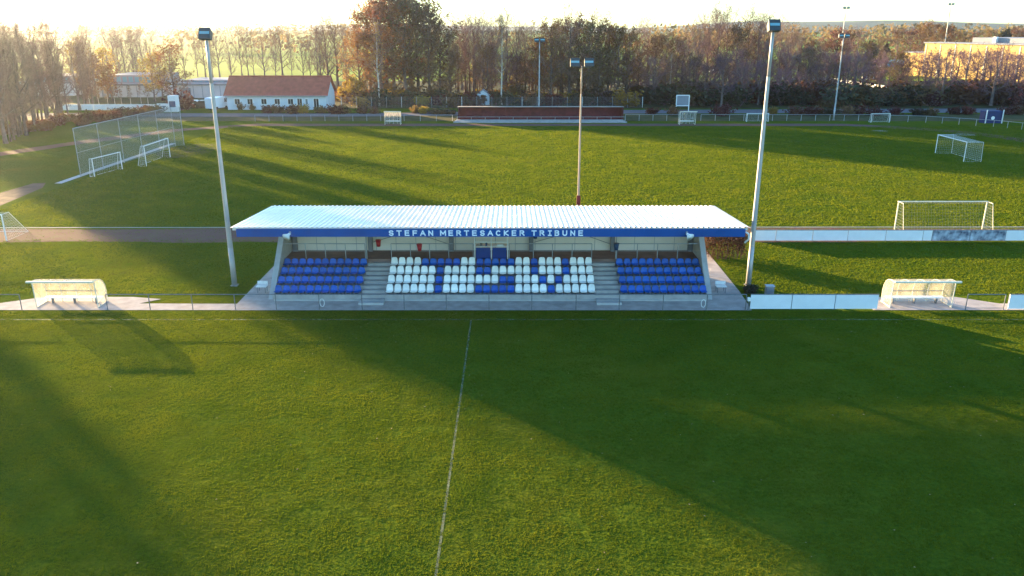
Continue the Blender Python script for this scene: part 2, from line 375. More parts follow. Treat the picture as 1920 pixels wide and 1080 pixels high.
# back wall with an unseen opening under the roof, inferred from a sunlit strip
mb = MB(); top = rz(50.6)-.165
mb.box(SX0,-12.6,BW,BW+.2,0,top); mb.box(-12.6,10.6,BW,BW+.2,0,3.45); mb.box(10.6,SX1,BW,BW+.2,0,top)
bw_ = mb.build('back_wall', M['cream'], st)
for xa, xb in ((-9.6,-4.1),(-3.8,1.1),(1.4,6.4),(6.7,10.58)):  # unseen slats added in the opening so only part of the sun passes
    mb = MB(); z = 3.50
    while z < top-.1: mb.box(xa,xb,BW+.05,BW+.13,z,z+.10); z += .235
    mb.build('added_slats', M['cream'], st)
for x in (-9.65,-3.95,1.25,6.55):
    mb = MB(); mb.box(x-.05,x+.05,BW+.02,BW+.18,3.452,top); mb.build('mullion', M['colgrey'], st)
for x in [SX0+.6+i*1.3 for i in range(20)]:
    mb = MB(); mb.box(x,x+.03,BW-.006,BW-.001,WZ,3.44); mb.build('cover_strip', M['steel'], st)
# terrace with one step per row, walkway
mb = MB()
for r in range(4):
    for xa, xb in ((SX0+.33,-9.07),(-7.63,5.04),(6.48,SX1-.33)):
        mb.box(xa,xb,Y0+r*DY,Y0+(r+1)*DY if r<3 else WY-.002,0,lvl(r))
mb.build('terrace', M['concrete'], st)
mb = MB(); mb.box(SX0+.33,SX1-.33,WY,BW,0,WZ); mb.build('walkway', M['walkfloor'], st)
for xa, xb in ((-9.07,-7.63),(5.04,6.48)):
    mb = MB(); nst = 9; 
    for i in range(nst):
        ya = Y0-.35+i*(WY-Y0+.35)/nst; zz = (i+1)*WZ/(nst+1)
        mb.box(xa+.004,xb-.004,ya,WY-.004 if i==nst-1 else ya+(WY-Y0+.35)/nst,0,zz)
    sr = mb.build('staircase', M['concrete'], st)
    mb = MB()
    for i in range(nst):
        ya = Y0-.35+i*(WY-Y0+.35)/nst; zz = (i+1)*WZ/(nst+1)
        mb.box(xa+.03,xb-.03,ya-.004,ya+.16,zz+.001,zz+.006)
    mb.build('step_nosing', M['conc_light'], sr)
    mb = MB(); mb.box(xa-.02,xb+.02,Y0-.80,Y0-.36,.02,.15); b_ = mb.build('bottom_step', M['conc_light'], sr)
mb = MB(); mb.box(SX0+.4,SX1-.4,Y0-.07,Y0-.006,.02,.10); mb.build('kerb', M['conc_light'], st)
# slanted side walls
for xa in (SX0, SX1-.33):
    mb = MB(); mb.prism([(Y0+.2,0),(48.5,2.87),(50.05,4.38),(BW-.01,4.38),(BW-.01,0)], xa, xa+.33); sw = mb.build('side_wall', M['conc_light'], st)
# columns, thin posts, braces
for x in (-14.15,-9.23,-3.95,1.25,6.56,11.62):
    mb = MB(); mb.bbox(x-.14,x+.14,BW-.34,BW-.03,WZ,rz(50.2)-.2,.02); mb.build('column', M['colgrey'], st)
for x in (-9.17,6.56):
    mb = MB(); mb.tube((x,WY+.1,WZ),(x,WY+.1,rz(48.5)-.18),.035); mb.build('roof_post', M['steel'], st)
for xa, xm_, xb in ((-9.1,-6.6,-4.0),(1.4,4.0,6.5)):
    mb = MB(); mb.tube((xa,BW-.4,2.35),(xm_,BW-.4,3.1),.02); mb.tube((xb,BW-.4,2.2),(xm_,BW-.4,3.1),.02)
    mb.build('brace', M['colgrey'], st)
# walkway railings
def X4(px, Z=2.6): return (px-960)/F*(48.5*.9494+(15.8-Z)*.314)
for pxs in ((572,609,647,684),(733,769,805,841,887),(955,1000,1036,1073,1110),(1157,1195.6,1233.5,1271.5)):
    mb = MB(); xs2 = [X4(p) for p in pxs]; y = WY+.1; zt = WZ+.98
    a, b = min(xs2), max(xs2)
    if pxs[0] == 572: a = SX0+.33
    if pxs[-1] == 1271.5: b = SX1-.33
    mb.tube((a,y,zt),(b,y,zt),.028); mb.tube((a,y,WZ+.5),(b,y,WZ+.5),.014)
    rl = mb.build('railing', M['steel'], st)
    for x in xs2:
        mb = MB(); mb.tube((x,y,WZ),(x,y,zt),.026); mb.build('railing_post', M['steel'], rl)
# front handrails on each side wall and rib joints on seat rows
# press desk
pd = thing('press_desk', (-1.3, WY+.1, WZ), 'press desk with two dark blue front panels behind the rear middle seats', 'desk')
for xa, xb in ((-2.27,-1.36),(-1.24,-.34)):
    mb = MB(); mb.bbox(xa,xb,WY+.04,WY+.10,WZ+.02,WZ+.72,.02); mb.build('front_panel', M['deskblue'], pd)
mb = MB(); mb.bbox(-2.3,-.3,WY+.11,WY+.75,WZ+.76,WZ+.80,.01); mb.build('desk_top', M['white'], pd)
for x in (-2.34,-1.3,-.27):
    mb = MB(); mb.tube((x,WY+.02,WZ),(x,WY+.02,4.30),.035); mb.build('post', M['white'], pd)
mb = MB(); mb.box(-2.34,-.27,WY+.0,WY+.04,WZ+1.08,WZ+1.14); mb.build('crossbar', M['white'], pd)
for i, (x, ww) in enumerate(((-1.95,.16),(-1.62,.12),(-.75,.42))):
    mb = MB(); mb.bbox(x-ww/2,x+ww/2,WY+.2,WY+.45,WZ+.80,WZ+.80+(.14,.16,.10)[i],.02)
    tag(mb.build(('box','monitor','paper_stack')[i], (M['steel_dk'],M['binblue'],M['white'])[i]),
        ('small grey box on the left half of the press desk','dark blue device on the press desk beside the middle post','white stack of papers on the right half of the press desk')[i], ('box','device','papers')[i])
# down pipe at the right roof corner
mb = MB(); mb.path([(13.0,43.95,4.55),(13.25,43.9,4.62),(13.42,43.88,4.5),(13.45,43.9,4.2),(13.3,44.1,3.95)], .05); mb.build('rain_pipe', M['white'], st)
# megaphone loudspeakers
for px, sgn, lab in ((542,-1,'white horn loudspeaker on the left end of the blue fascia'),(1289,1,'white horn loudspeaker on the right end of the blue fascia')):
    x = (px-960)/F*(43.6*.949+11.2*.314)
    t = thing('horn_loudspeaker', (x,43.75,4.55), lab, 'loudspeaker', 'horn loudspeakers on the stand roof')
    mb = MB(); p0 = Vector((x,43.70,4.58)); d = Vector((sgn*.35,-.6,-.35)).normalized()
    mb.tube(p0, p0+d*.12, .06,.09,12); mb.tube(p0+d*.12, p0+d*.34,.09,.24,14); mb.build('horn', M['white'], t, True)
    mb = MB(); mb.box(x-.05,x+.05,43.74,43.82,4.5,4.68); mb.build('bracket', M['steel'], t)

# seats -------------------------------------------------------------
def seat_mesh(hb=1.0):
    mb = MB(); W = .215
    prof = [(.02,.17,.92),(.05,.19,.96),(.20,.145,1.0),(.34,.13,1.0),(.40,.16,1.0),(.42,.26,.99),(.44,.16+.22*hb,.91),(.455,.16+.33*hb,.82),(.46,.16+.375*hb,.70),(.462,.16+.395*hb,.52)]
    th = .02; n = 6
    def row(y, z, w, off):
        out = []
        for i in range(n+1):
            u = -1+2*i/n; lift = .03*abs(u)**3
            out.append((u*W*w, y - (lift if z > .2 else 0) - off*.6, z + (lift if z <= .2 else 0) - off))
        return out
    for off in (0, th):
        k = len(mb.v)
        for y, z, w in prof: mb.v += row(y, z, w, off)
        for r in range(len(prof)-1):
            for i in range(n):
                a = k+r*(n+1)+i; q = (a,a+1,a+n+2,a+n+1); mb.f.append(q if off == 0 else q[::-1])
    L0 = len(prof)*(n+1); m_ = len(prof)
    bd = [i for i in range(n+1)] + [r*(n+1)+n for r in range(1,m_)] + [(m_-1)*(n+1)+i for i in range(n-1,-1,-1)] + [r*(n+1) for r in range(m_-2,0,-1)]
    for i in range(len(bd)):
        a, b = bd[i], bd[(i+1)%len(bd)]; mb.f.append((a,L0+a,L0+b,b))
    return mb
def bracket_mesh():
    mb = MB(); mb.box(-.15,-.11,.06,.40,0,.12); mb.box(.11,.15,.06,.40,0,.12); return mb
protos = {}
for col in ('blue','white'):
    t = thing('stadium_seat', (0,0,0), 'x', 'seat'); seat_mesh(1.0 if col == 'white' else .8).build('shell', M['seat'+col], t, True); bracket_mesh().build('bracket', M['steel_dk'], t)
    protos[col] = [t, kids(t), False]
ORD = ['first','second','third','fourth','fifth','sixth','seventh','eighth','ninth','tenth','eleventh','twelfth','thirteenth','fourteenth','fifteenth','sixteenth','seventeenth','eighteenth','nineteenth','twentieth']
def ordn(i):
    if i < 20: return ORD[i]
    i += 1; tens = {2:'twenty',3:'thirty',4:'forty',5:'fifty',6:'sixty',7:'seventy',8:'eighty',9:'ninety'}[i//10]
    return tens[:-1]+'ieth' if i % 10 == 0 else tens+'-'+ORD[i%10-1]
ROWN = ('front','second','third','rear')
PAT = ['WWWWWWBWWWWBBBBBWWWWBWWWWW','WWWWWWBWWWWWWWBBWWWBWBWWWW','WWWWWWBWWWWBBWWWWWBWWWBWWW','WWWWBBBBBWWBBBBBWWBWWWBWWW']
def put_seat(col, x, r, lab):
    p = protos[col]; loc = (x, Y0+r*DY+.02, lvl(r))
    if not p[2]:
        p[0].location = loc; p[0]['label'] = lab; p[0]['group'] = col+' seats of the stand'; p[2] = True; return
    dup(p[0], loc, random.Random(x*7+r).uniform(-.02,.02), None, lab, col+' seats of the stand', p[1])
for r in range(4):
    for i in range(11):
        put_seat('blue', -14.33+.24+i*.4775, r, f'blue plastic seat in the {ROWN[r]} row of the left block, {ordn(i)} from the left')
        put_seat('blue', 6.50+.24+i*.4775, r, f'blue plastic seat in the {ROWN[r]} row of the right block, {ordn(i)} from the left')
    for i, ch in enumerate(PAT[r]):
        c = 'white' if ch == 'W' else 'blue'
        put_seat(c, -7.62+.2435+i*.487, r, f'{c} plastic seat in the {ROWN[r]} row of the middle block, {ordn(i)} from the left')

# bins on the stand
def bin_(x, y, z, m, lab, grp):
    t = thing('litter_bin', (x,y,z), lab, 'litter bin', grp); mb = MB(); k = len(mb.v)
    mb.tube((x,y,z),(x,y,z+.40),.12,.17,12); mb.build('bucket', m, t, True)
    mb = MB(); mb.tube((x,y,z+.40),(x,y,z+.44),.185,.185,12); mb.build('rim', m, t)
    mb = MB(); mb.box(x-.02,x+.02,y+.10,y+.20,z+.1,z+.4); mb.build('hanger', M['steel_dk'], t)
bin_(X4(704),WY+1.2,WZ+.50,M['red'],'red litter bin hanging by the top of the left stairs','litter bins in the stand')
bin_(X4(787),WY-.10,WZ+.58,M['red'],'red litter bin hanging on the railing behind the white seats','litter bins in the stand')
bin_(X4(1005),BW-.55,WZ+.95,M['binblue'],'dark blue bin on the column right of the press desk','litter bins in the stand')
bin_(X4(1155),WY-.08,WZ+.62,M['binblue'],'dark blue bin on the post at the top of the right stairs','litter bins in the stand')
# white benches beside the stand
for x, lab in ((-15.5,'small white bench on the paving left of the stand'),(12.95,'small white bench on the paving right of the stand')):
    t = thing('bench', (x,47.0,0), lab, 'bench', 'benches beside the stand')
    mb = MB(); mb.bbox(x-.32,x+.32,46.75,47.2,.38,.44,.02); mb.bbox(x-.32,x+.32,47.17,47.21,.46,.66,.01); mb.build('seat', M['white'], t)
    for sx in (-.24,.24):
        mb = MB(); mb.tube((x+sx,46.8,.016),(x+sx,46.8,.38),.02); mb.tube((x+sx,47.17,.016),(x+sx,47.19,.5),.02); mb.build('leg', M['steel_dk'], t)
# ------------------------------------------------------------------ rails and boards round the near pitch
def rail(name, xs2, Y, h, label, m, lower=True, grp=None, r=.028):
    t = thing(name, (xs2[0],Y,0), label, 'railing', grp); mb = MB()
    mb.tube((xs2[0],Y,h),(xs2[-1],Y,h),r); mb.build('handrail', m, t)
    if lower:
        mb = MB(); mb.tube((xs2[0],Y,h*.12),(xs2[-1],Y,h*.12),r*.6); mb.build('lower_rail', m, t)
    for x in xs2:
        mb = MB(); mb.tube((x,Y,0),(x,Y,h-.02),r); mb.build('post', m, t)
    return t
def XF(px): return (px-960)/F*46.4
rail('pitch_railing', [XF(p) for p in (201,281,361,441,518,599,679,758,837,917,997,1080,1161,1243,1325,1398)], 43.72, .95, 'long grey tubular railing along the pitch in front of the stand', M['steel_dk'], False)
rail('pitch_railing', [XF(p) for p in (-140,-60,40)], 43.72, .95, 'short grey railing left of the left dugout', M['steel_dk'], False)
rail('pitch_railing', [XF(p) for p in (1811,1882)], 43.72, .95, 'short grey railing between the right dugout and the last white board', M['steel_dk'], True)
for x, y, lab in ((XF(604),43.78,'white hoop on the railing in front of the left blue seats'),(XF(1318),43.66,'white hoop on the railing below the right end of the stand')):
    mb = MB(); pts = [(x+.13*math.cos(a*math.pi/6), y, .42+.24*math.sin(a*math.pi/6)) for a in range(13)]
    mb.path(pts, .018, 6); tag(mb.build('hoop', M['white']), lab, 'hoop')
def board(xa, xb, Y, h, m, label, grp):
    t = thing('perimeter_board', ((xa+xb)/2,Y,0), label, 'board', grp)
    mb = MB(); mb.bbox(xa+.02,xb-.02,Y-.025,Y+.025,.06,h,.008); pn = mb.build('panel', m, t)
    mb = MB(); mb.box(xa+.01,xb-.01,Y-.035,Y+.03,h,h+.035); mb.build('top_rail', M['steel_dk'], t)
    for x in (xa+.04, xb-.04):
        mb = MB(); mb.tube((x,Y+.07,0),(x,Y+.07,h+.02),.03); mb.build('post', M['steel_dk'], t)
for i, (a, b) in enumerate(((1406,1484),(1484,1565),(1565,1646))):
    board(XF(a),XF(b),43.75,.92,M['board'],f'white board beside the right end of the stand, {ORD[i]} from the stand','white boards along the near pitch')
board(XF(1890),XF(1972),43.75,.92,M['board'],'white board at the right edge, past the right dugout','white boards along the near pitch')
def XB(px): return (px-960)/F*61.0
bx = (1415,1455,1524,1590,1661,1731)
for i in range(5):
    board(XB(bx[i]),XB(bx[i+1]),59.2,.86,M['board'],f'white board behind the stand by the goal, {ORD[i]} from the mast','white boards behind the stand')
board(XB(1731),XB(1748),59.2,.86,M['board'],'narrow white board next to the weathered dark blue boards','white boards behind the stand')
board(XB(1748),XB(1819),59.2,.86,M['board_dark'],'weathered dark blue board with white flaking, left of two','weathered boards behind the stand')
board(XB(1819),XB(1886),59.2,.86,M['board_dark'],'weathered dark blue board with white flaking, right of two','weathered boards behind the stand')
board(XB(1886),XB(1955),59.2,.86,M['board'],'white board right of the weathered dark blue boards','white boards behind the stand')
t = thing('utility_cabinet', (15.35,45.1,0), 'grey utility cabinet behind the white board by the right mast', 'cabinet')
mb = MB(); mb.bbox(15.12,15.58,44.95,45.3,0,1.0,.02); mb.build('body', M['colgrey'], t); mb = MB(); mb.bbox(15.09,15.61,44.92,45.33,1.0,1.05,.01); mb.build('lid', M['steel'], t)
x = XF(1402); t = thing('tap_post', (x,43.6,0), 'short post with white box head at the end of the stand railing', 'post')
mb = MB(); mb.tube((x,43.6,0),(x,43.6,.6),.03); mb.build('post', M['steel_dk'], t); mb = MB(); mb.bbox(x-.09,x+.09,43.52,43.68,.6,.8,.02); mb.build('head', M['white'], t)

# dugouts ------------------------------------------------------------
def dugout(xa, xb, Y, label, flip, grp):
    t = thing('dugout', ((xa+xb)/2,Y,0), label, 'dugout', grp)
    pr = [(1.22,.02),(1.24,.75),(1.17,1.10),(1.0,1.38),(.74,1.56),(.42,1.64),(.0,1.66),(-.12,1.65)]
    P = [(Y+a, b) for a, b in pr]
    mb = MB()
    for (y0,z0),(y1,z1) in zip(P[:-1],P[1:]): mb.quad((xa,y0,z0),(xb,y0,z0),(xb,y1,z1),(xa,y1,z1))
    mb.build('canopy', M['plexi'], t)
    n = 4
    for i in range(n+1):
        x = xa+(xb-xa)*i/n
        mb = MB(); mb.path([(x,y-.02,z-.02) for y,z in P], .024, 6); mb.build('rib', M['cream_frame'], t)
    for x, sg in ((xa,-1),(xb,1)):
        mb = MB(); mb.poly([(x,Y+.08,.03)] + [(x,y,z) for y,z in P[:7]]); s_ = mb.build('side_panel', M['plexi'], t)
        mb = MB(); mb.tube((x,Y+.06,0),(x,Y+.02,1.64),.03); mb.tube((x,Y+.06,.04),(x,Y+1.22,.04),.025); mb.build('post', M['cream_frame'], t)
    mb = MB(); mb.bbox(xa-(.25 if not flip else .02),xb+(.25 if flip else .02),Y-.18,Y-.06,1.60,1.70,.02); mb.build('front_beam', M['cream_frame'], t)
    mb = MB(); mb.bbox(xa+.1,xb-.1,Y+.72,Y+1.08,.36,.42,.015); bn = mb.build('bench', M['white'], t)
    mb = MB(); mb.tube((xa,Y+1.18,.68),(xb,Y+1.18,.68),.025); mb.build('back_rail', M['steel_dk'], t)
    for i in range(3):
        x = xa+.5+(xb-xa-1)*i/2; mb = MB(); mb.box(x-.03,x+.03,Y+.8,Y+1.0,0,.355); mb.build('leg', M['steel_dk'], bn)
    return t
dugout(-27.85,-24.25,44.0,'cream dugout with curved clear back left of the stand','', 'dugouts')
dR = dugout(22.15,25.75,44.0,'clear curved dugout between the white boards right of the stand',True,'dugouts')
for px, lab in ((736,'distant pale dugout on the far touchline left of the maroon shelter'),(1289,'distant pale dugout on the far touchline right of the maroon shelter')):
    x, y = gnd(px, 234); dup(dR, (x,y,0), 0, (.72,1.1,1.3), lab, 'dugouts')

# ------------------------------------------------------------------ floodlight masts
def mast(x, Y, H, r0, r1, lamps, label, grp, m='mast', lw=.62, box=False, detail=True):
    t = thing('floodlight_mast', (x,Y,0), label, 'floodlight mast', grp)
    mb = MB(); N = 6
    for i in range(N): mb.tube((x,Y,H*i/N),(x,Y,H*(i+1)/N), r0+(r1-r0)*i/N, r0+(r1-r0)*(i+1)/N, 12, i in (0,N-1))
    mb.build('pole', M[m], t, True)
    mb = MB(); mb.bbox(x-r0*1.3,x+r0*1.3,Y-r0*1.3,Y+r0*1.3,0,.05,.01); mb.build('footing', M['concrete'], t)
    for (dx, tilt) in lamps:
        cx = x+dx; a = R(tilt)
        mb = MB(); hw = lw/2; zc = H+.22
        pr = [(-.16,-.30),(.22,-.24),(.26,.20),(-.16,.36)]
        mb.prism([(Y-.12+u*math.cos(a)-v*math.sin(a), zc+u*math.sin(a)+v*math.cos(a)) for u,v in pr], cx-hw, cx+hw)
        hd = mb.build('floodlight', M['lampbox'], t)
        mb = MB(); u0 = -.166
        q = [(u0,-.25),(u0-.004,.02)]
        f = lambda u,v: (Y-.12+u*math.cos(a)-v*math.sin(a), zc+u*math.sin(a)+v*math.cos(a))
        (ya,za),(yb,zb) = f(u0,-.02), f(u0,.14)
        mb.quad((cx-hw*.86,ya,za),(cx+hw*.86,ya,za),(cx+hw*.86,yb,zb),(cx-hw*.86,yb,zb)); mb.build('lamp_glass', M['glass'], hd)
    if len(lamps) > 1:
        mb = MB(); dx = max(abs(l[0]) for l in lamps); mb.tube((x-dx-.1,Y,H-.08),(x+dx+.1,Y,H-.08),.05); mb.build('crossarm', M['lampbox'], t)
    else:
        mb = MB(); mb.tube((x-.22,Y,H-.05),(x+.22,Y,H-.05),.05); mb.build('yoke', M['lampbox'], t)
    return t
mast(-17.66,48.3,15.0,.17,.085,[(0,-25)],'tall pale floodlight mast left of the stand','main pitch floodlight masts', lw=.66)
mast(15.04,48.3,15.45,.17,.085,[(0,-25)],'tall pale floodlight mast right of the stand by the white boards','main pitch floodlight masts', lw=.66)
xm1 = 1084.5; mY = 64.5
mX = (xm1-960)/F*(mY*.9494+13.5*.314)
t = mast(mX,mY,12.7,.105,.055,[(-.55,-20),(.55,-20)],'floodlight mast with two lamps behind the stand roof','training pitch floodlight masts', m='tanpole', lw=.72)
mb = MB(); mb.bbox(mX-.16,mX+.16,mY-.30,mY-.12,1.75,2.5,.03); bxo = mb.build('switch_box', M['maroon'], t)
for px, Y, top, lab in ((1011,140.5,78,'thin distant floodlight mast in front of the maroon shelter'),(1572,140.5,70,'thin distant floodlight mast on the far touchline at right')):
    x, _, _ = aty(px, 150, Y); z = aty(px, top, Y)[2]
    mast(x,Y,z,.15,.08,[(-.5,-10),(.5,-10)],lab,'training pitch floodlight masts', m='steel', lw=.8)
for px, Y, top, lab in ((1581,260,16,'very distant thin floodlight pole rising above the trees left of the yellow hall'),(1775,300,9,'very distant thin floodlight pole rising above the trees behind the yellow hall')):
    x, _, _ = aty(px, 60, Y); z = aty(px, top, Y)[2]
    mast(x,Y,z,.2,.12,[(-.6,0),(.6,0)],lab,'distant floodlight poles', lw=.9)

# ------------------------------------------------------------------ goals, nets, fences
def net_quad(mb, a, b, c, d, nu, nv, r=.0045):
    a,b,c,d = map(Vector,(a,b,c,d))
    for i in range(nu+1):
        u = i/nu; mb.tube(a.lerp(b,u), d.lerp(c,u), r, r, 3, False)
    for j in range(nv+1):
        v = j/nv; mb.tube(a.lerp(d,v), b.lerp(c,v), r, r, 3, False)
def goal(p, q, h, depth_dir, dt, db, label, grp, m='white', netm='net', r=.05, cat='goal', sp=.22):
    p = Vector((*p,0)); q = Vector((*q,0)); n = Vector((*depth_dir,0)); up = Vector((0,0,h))
    t = thing('football_goal', tuple((p+q)/2), label, cat, grp)
    mb = MB(); mb.tube(p+up-(q-p).normalized()*r, q+up+(q-p).normalized()*r, r); mb.build('crossbar', M[m], t)
    for a in (p, q):
        mb = MB(); mb.tube(a, a+up, r); mb.build('post', M[m], t)
        mb = MB(); k = r*.42; mb.path([a+up, a+up+n*dt, a+n*db], k); mb.tube(a+n*db, a, k*.8); mb.build('net_support', M[m], t)
    mb = MB(); mb.tube(p+n*db, q+n*db, r*.5); mb.build('ground_bar', M[m], t)
    mb = MB(); w = (q-p).length
    net_quad(mb, p+n*db, q+n*db, q+up+n*dt, p+up+n*dt, max(6,int(w/sp)), max(5,int(h/sp)))
    net_quad(mb, p+up+n*dt, q+up+n*dt, q+up, p+up, max(6,int(w/sp)), max(3,int(dt/sp)))
    for a in (p, q): net_quad(mb, a, a+n*db, a+up+n*dt, a+up, max(4,int(db/sp)), max(5,int(h/sp)))
    mb.build('net', M[netm], t)
    return t
goal((31.0,62.9),(38.1,62.9),2.3,(0,-1),.8,1.55,'white goal standing behind the white boards at right','goals', 'cream_frame','netdark')
goal((-43.9,59.3),(-38.8,59.3),2.05,(0,1),.9,2.9,'white goal cut off by the left edge on the cinder strip','goals')
goal((-42.75,93.1),(-42.75,99.9),2.35,(-1,0),.4,1.0,'white goal of the far pitch in front of the high mesh fence','goals')
goal((-45.5,86.4),(-44.7,91.2),1.95,(-1,0),.3,.5,'smaller white goal against the near end of the high mesh fence','goals', sp=.3)
goal((54.6,96.4),(54.6,103.2),2.35,(1,0),2.0,2.1,'white goal with pale net at the right end of the far pitch','goals')
xa, ya = gnd(1400,228); xb, _ = gnd(1440,228); goal((xa,ya),(xb,ya),1.35,(0,1),.4,.9,'mini goal on the far touchline just left of the right mast','mini goals', r=.05)
xa, ya = gnd(1633,229.5); xb, _ = gnd(1667,229.5); goal((xa,ya),(xb,ya),1.45,(0,1),.4,.9,'white mini goal on the far touchline under the yellow hall','mini goals', r=.05)
# ball-catch fence
t = thing('mesh_fence', (-46.3,86,0), 'high wire mesh ball fence behind the left goal of the far pitch', 'fence')
FP = [(-47.0,86.4),(-46.75,91),(-46.5,95.6),(-46.25,100.2),(-46.0,104.8),(-45.8,109.2)]
FH = 5.2
for i in range(len(FP)-1):
    mb = MB(); a, b = FP[i], FP[i+1]
    net_quad(mb, (*a,.05),(*b,.05),(*b,FH),(*a,FH), 46, 52, .006); mb.build('mesh_panel', M['steel'], t)
mb = MB(); mb.path([(*p,FH) for p in FP], .04); mb.build('top_rail', M['steel'], t)
mb = MB(); mb.path([(*p,2.6) for p in FP], .02); mb.build('middle_rail', M['steel'], t)
for p in FP:
    mb = MB(); mb.tube((*p,0),(*p,FH),.036,.036); mb.build('post', M['steel'], t)
    pm = (p[0]+1.1,p[1])
ret = (-44.9,109.9)
mb = MB(); net_quad(mb, (*FP[-1],.05),(*ret,.05),(*ret,FH),(*FP[-1],FH), 16, 52, .006); mb.build('mesh_panel', M['steel'], t)
mb = MB(); mb.tube((*ret,0),(*ret,FH),.05); mb.build('post', M['steel'], t)
# far touchline railing
def poly_rail(pts, h, label, m, every=2.4):
    t = thing('touchline_railing', (*pts[0],0), label, 'railing', 'railings round the far pitch')
    mb = MB(); mb.path([(*p,h) for p in pts], .035, 6); mb.build('handrail', m, t)
    ps = []
    for a, b in zip(pts[:-1],pts[1:]):
        d = math.dist(a,b); n = max(1,round(d/every))
        ps += [(a[0]+(b[0]-a[0])*k/n, a[1]+(b[1]-a[1])*k/n) for k in range(n)]
    for p in ps+[pts[-1]]:
        mb = MB(); mb.tube((*p,0),(*p,h),.04,.04,6); mb.build('post', m, t)
poly_rail([(19.5,139.5),(29,139.5)],1.05,'pale railing between the maroon shelter and the right far dugout',M['steel'])
poly_rail([(32.5,139.5),(62,139.3),(70,137),(78,131),(84,122),(88,110)],1.05,'pale railing curving round the right end of the far pitch',M['steel'])
poly_rail([(-44,138.8),(-22.5,139)],1.05,'grey railing on the far touchline below the red roofed house',M['steel'])
poly_rail([(-18.5,139),(-10.2,139)],1.05,'grey railing on the far touchline left of the maroon shelter',M['steel'])
# ------------------------------------------------------------------ maroon shelter
x0, x1 = -9.2, 19.0
t = thing('spectator_shelter', (5,138,0), 'long low open shelter with maroon back wall and pale roof edge', 'shelter')
mb = MB(); mb.box(x0,x1,140.3,140.5,0,2.25); mb.build('back_wall', M['maroon'], t)
mb = MB(); mb.prism([(138.9,2.42),(140.9,2.34),(140.9,2.28),(138.9,2.34)], x0-.15, x1+.15); mb.build('roof', M['shelterroof'], t)
for i in range(8):
    x = x0+.1+(x1-x0-.2)*i/7; mb = MB(); mb.tube((x,139.0,0.25),(x,139.0,2.33),.045); mb.build('post', M['maroon'], t)
for k in range(3):
    mb = MB(); mb.box(x0-.3-.2*(2-k),x1+.2*(2-k),136.4+k*.8,137.2+k*.8,0,.14+.08*k); mb.build('step', M['concrete'], t)
for x in (x0,x1-.1):
    mb = MB(); mb.box(x,x+.1,138.6,140.3,.35,2.25); mb.build('end_wall', M['maroon'], t)
mb = MB(); mb.tube((x0,136.3,1.0),(x1,136.3,1.0),.03)
for i in range(13): mb.tube((x0+(x1-x0)*i/12,136.3,0),(x0+(x1-x0)*i/12,136.3,1.0),.03)
mb.build('front_rail', M['steel'], t)
# blue shelter at right
x, y = gnd(1861, 231)
t = thing('blue_shelter', (x,y,0), 'dark blue covered shelter with two white posts and a white disc on its front', 'shelter')
mb = MB(); mb.bbox(x-1.5,x+1.5,y,y+1.6,0,2.0,.08); mb.build('body', M['navy'], t)
mb = MB(); mb.tube((x-.1,y-.03,.85),(x-.1,y-.008,.85),.3,.3,16); mb.build('disc', M['white'], t)
for dx in (-1.3,1.45):
    mb = MB(); mb.tube((x+dx,y-.1,0),(x+dx,y-.1,2.2),.09); mb.build('post', M['white'], t)
# white framed board by the road
x, y = gnd(1279, 208)
t = thing('notice_board', (x,y,0), 'white square frame on posts beside the road behind the right far dugout', 'notice board')
mb = MB()
for dx in (-1.2,1.2): mb.box(x+dx-.08,x+dx+.08,y-.06,y+.06,0,3.0)
mb.box(x-1.12,x+1.12,y-.05,y+.05,2.84,3.0); mb.box(x-1.12,x+1.12,y-.05,y+.05,.9,1.06); mb.build('frame', M['white'], t)
mb = MB(); mb.box(x-1.1,x+1.1,y-.02,y+.02,1.07,2.83); mb.build('panel', M['hallgrey'], t)

# ------------------------------------------------------------------ clubhouse
HX0, HX1, HY, HD, HW = aty(427,200,158)[0], aty(612,200,158)[0], 158.0, 8.0, 2.9
t = thing('clubhouse', ((HX0+HX1)/2,HY,0), 'long low pale blue clubhouse with a red tiled gable roof', 'house')
mb = MB(); mb.box(HX0,HX1,HY,HY+HD,0,HW)
mb.prism([(HY+.01,HW),(HY+HD/2,HW+2.95),(HY+HD-.01,HW)], HX0+.003, HX1-.003); mb.build('wall', M['bluewhite'], t)
mb = MB(); e = .45; zz = HW+3.05
for s in (0,1):
    ya, yb = (HY-e, HY+HD/2) if s == 0 else (HY+HD/2, HY+HD+e)
    za, zb = (HW-.28, zz) if s == 0 else (zz, HW-.28)
    mb.prism([(ya,za),(yb,zb),(yb,zb+.14),(ya,za+.14)], HX0-.5, HX1+.5)
rf = mb.build('roof', M['terracotta'], t)
mb = MB(); mb.tube((HX0-.5,HY+HD/2,zz+.16),(HX1+.5,HY+HD/2,zz+.16),.12,.12,8); mb.build('ridge', M['terracotta'], rf)
mb = MB(); mb.tube((HX0-.5,HY-e-.06,HW-.26),(HX1+.5,HY-e-.06,HW-.26),.07,.07,8); mb.build('gutter', M['steel'], rf)
def opening(px, w, z0, z1, nm):
    x = aty(px, 190, HY)[0]
    mb = MB(); mb.box(x-w/2-.14,x+w/2+.14,HY-.05,HY-.002,z0-.12,z1+.14); fr = mb.build(nm, M['white'], t)
    mb = MB(); mb.box(x-w/2,x+w/2,HY-.07,HY-.052,z0,z1); mb.build('pane', M['darkglass'], fr)
    mb = MB(); mb.box(x-.025,x+.025,HY-.09,HY-.072,z0,z1); mb.build('glazing_bar', M['white'], fr)
for px in (445,469,495,520,545): opening(px,.95,1.1,2.05,'window')
opening(575,.35,1.1,2.05,'window'); opening(562,.85,.05,2.1,'door'); opening(593,.9,.05,2.1,'door')
mb = MB(); mb.box(HX0+2.4,HX0+2.9,HY+5.5,HY+6,HW+1.2,HW+3.2); mb.build('chimney', M['terracotta'], rf)

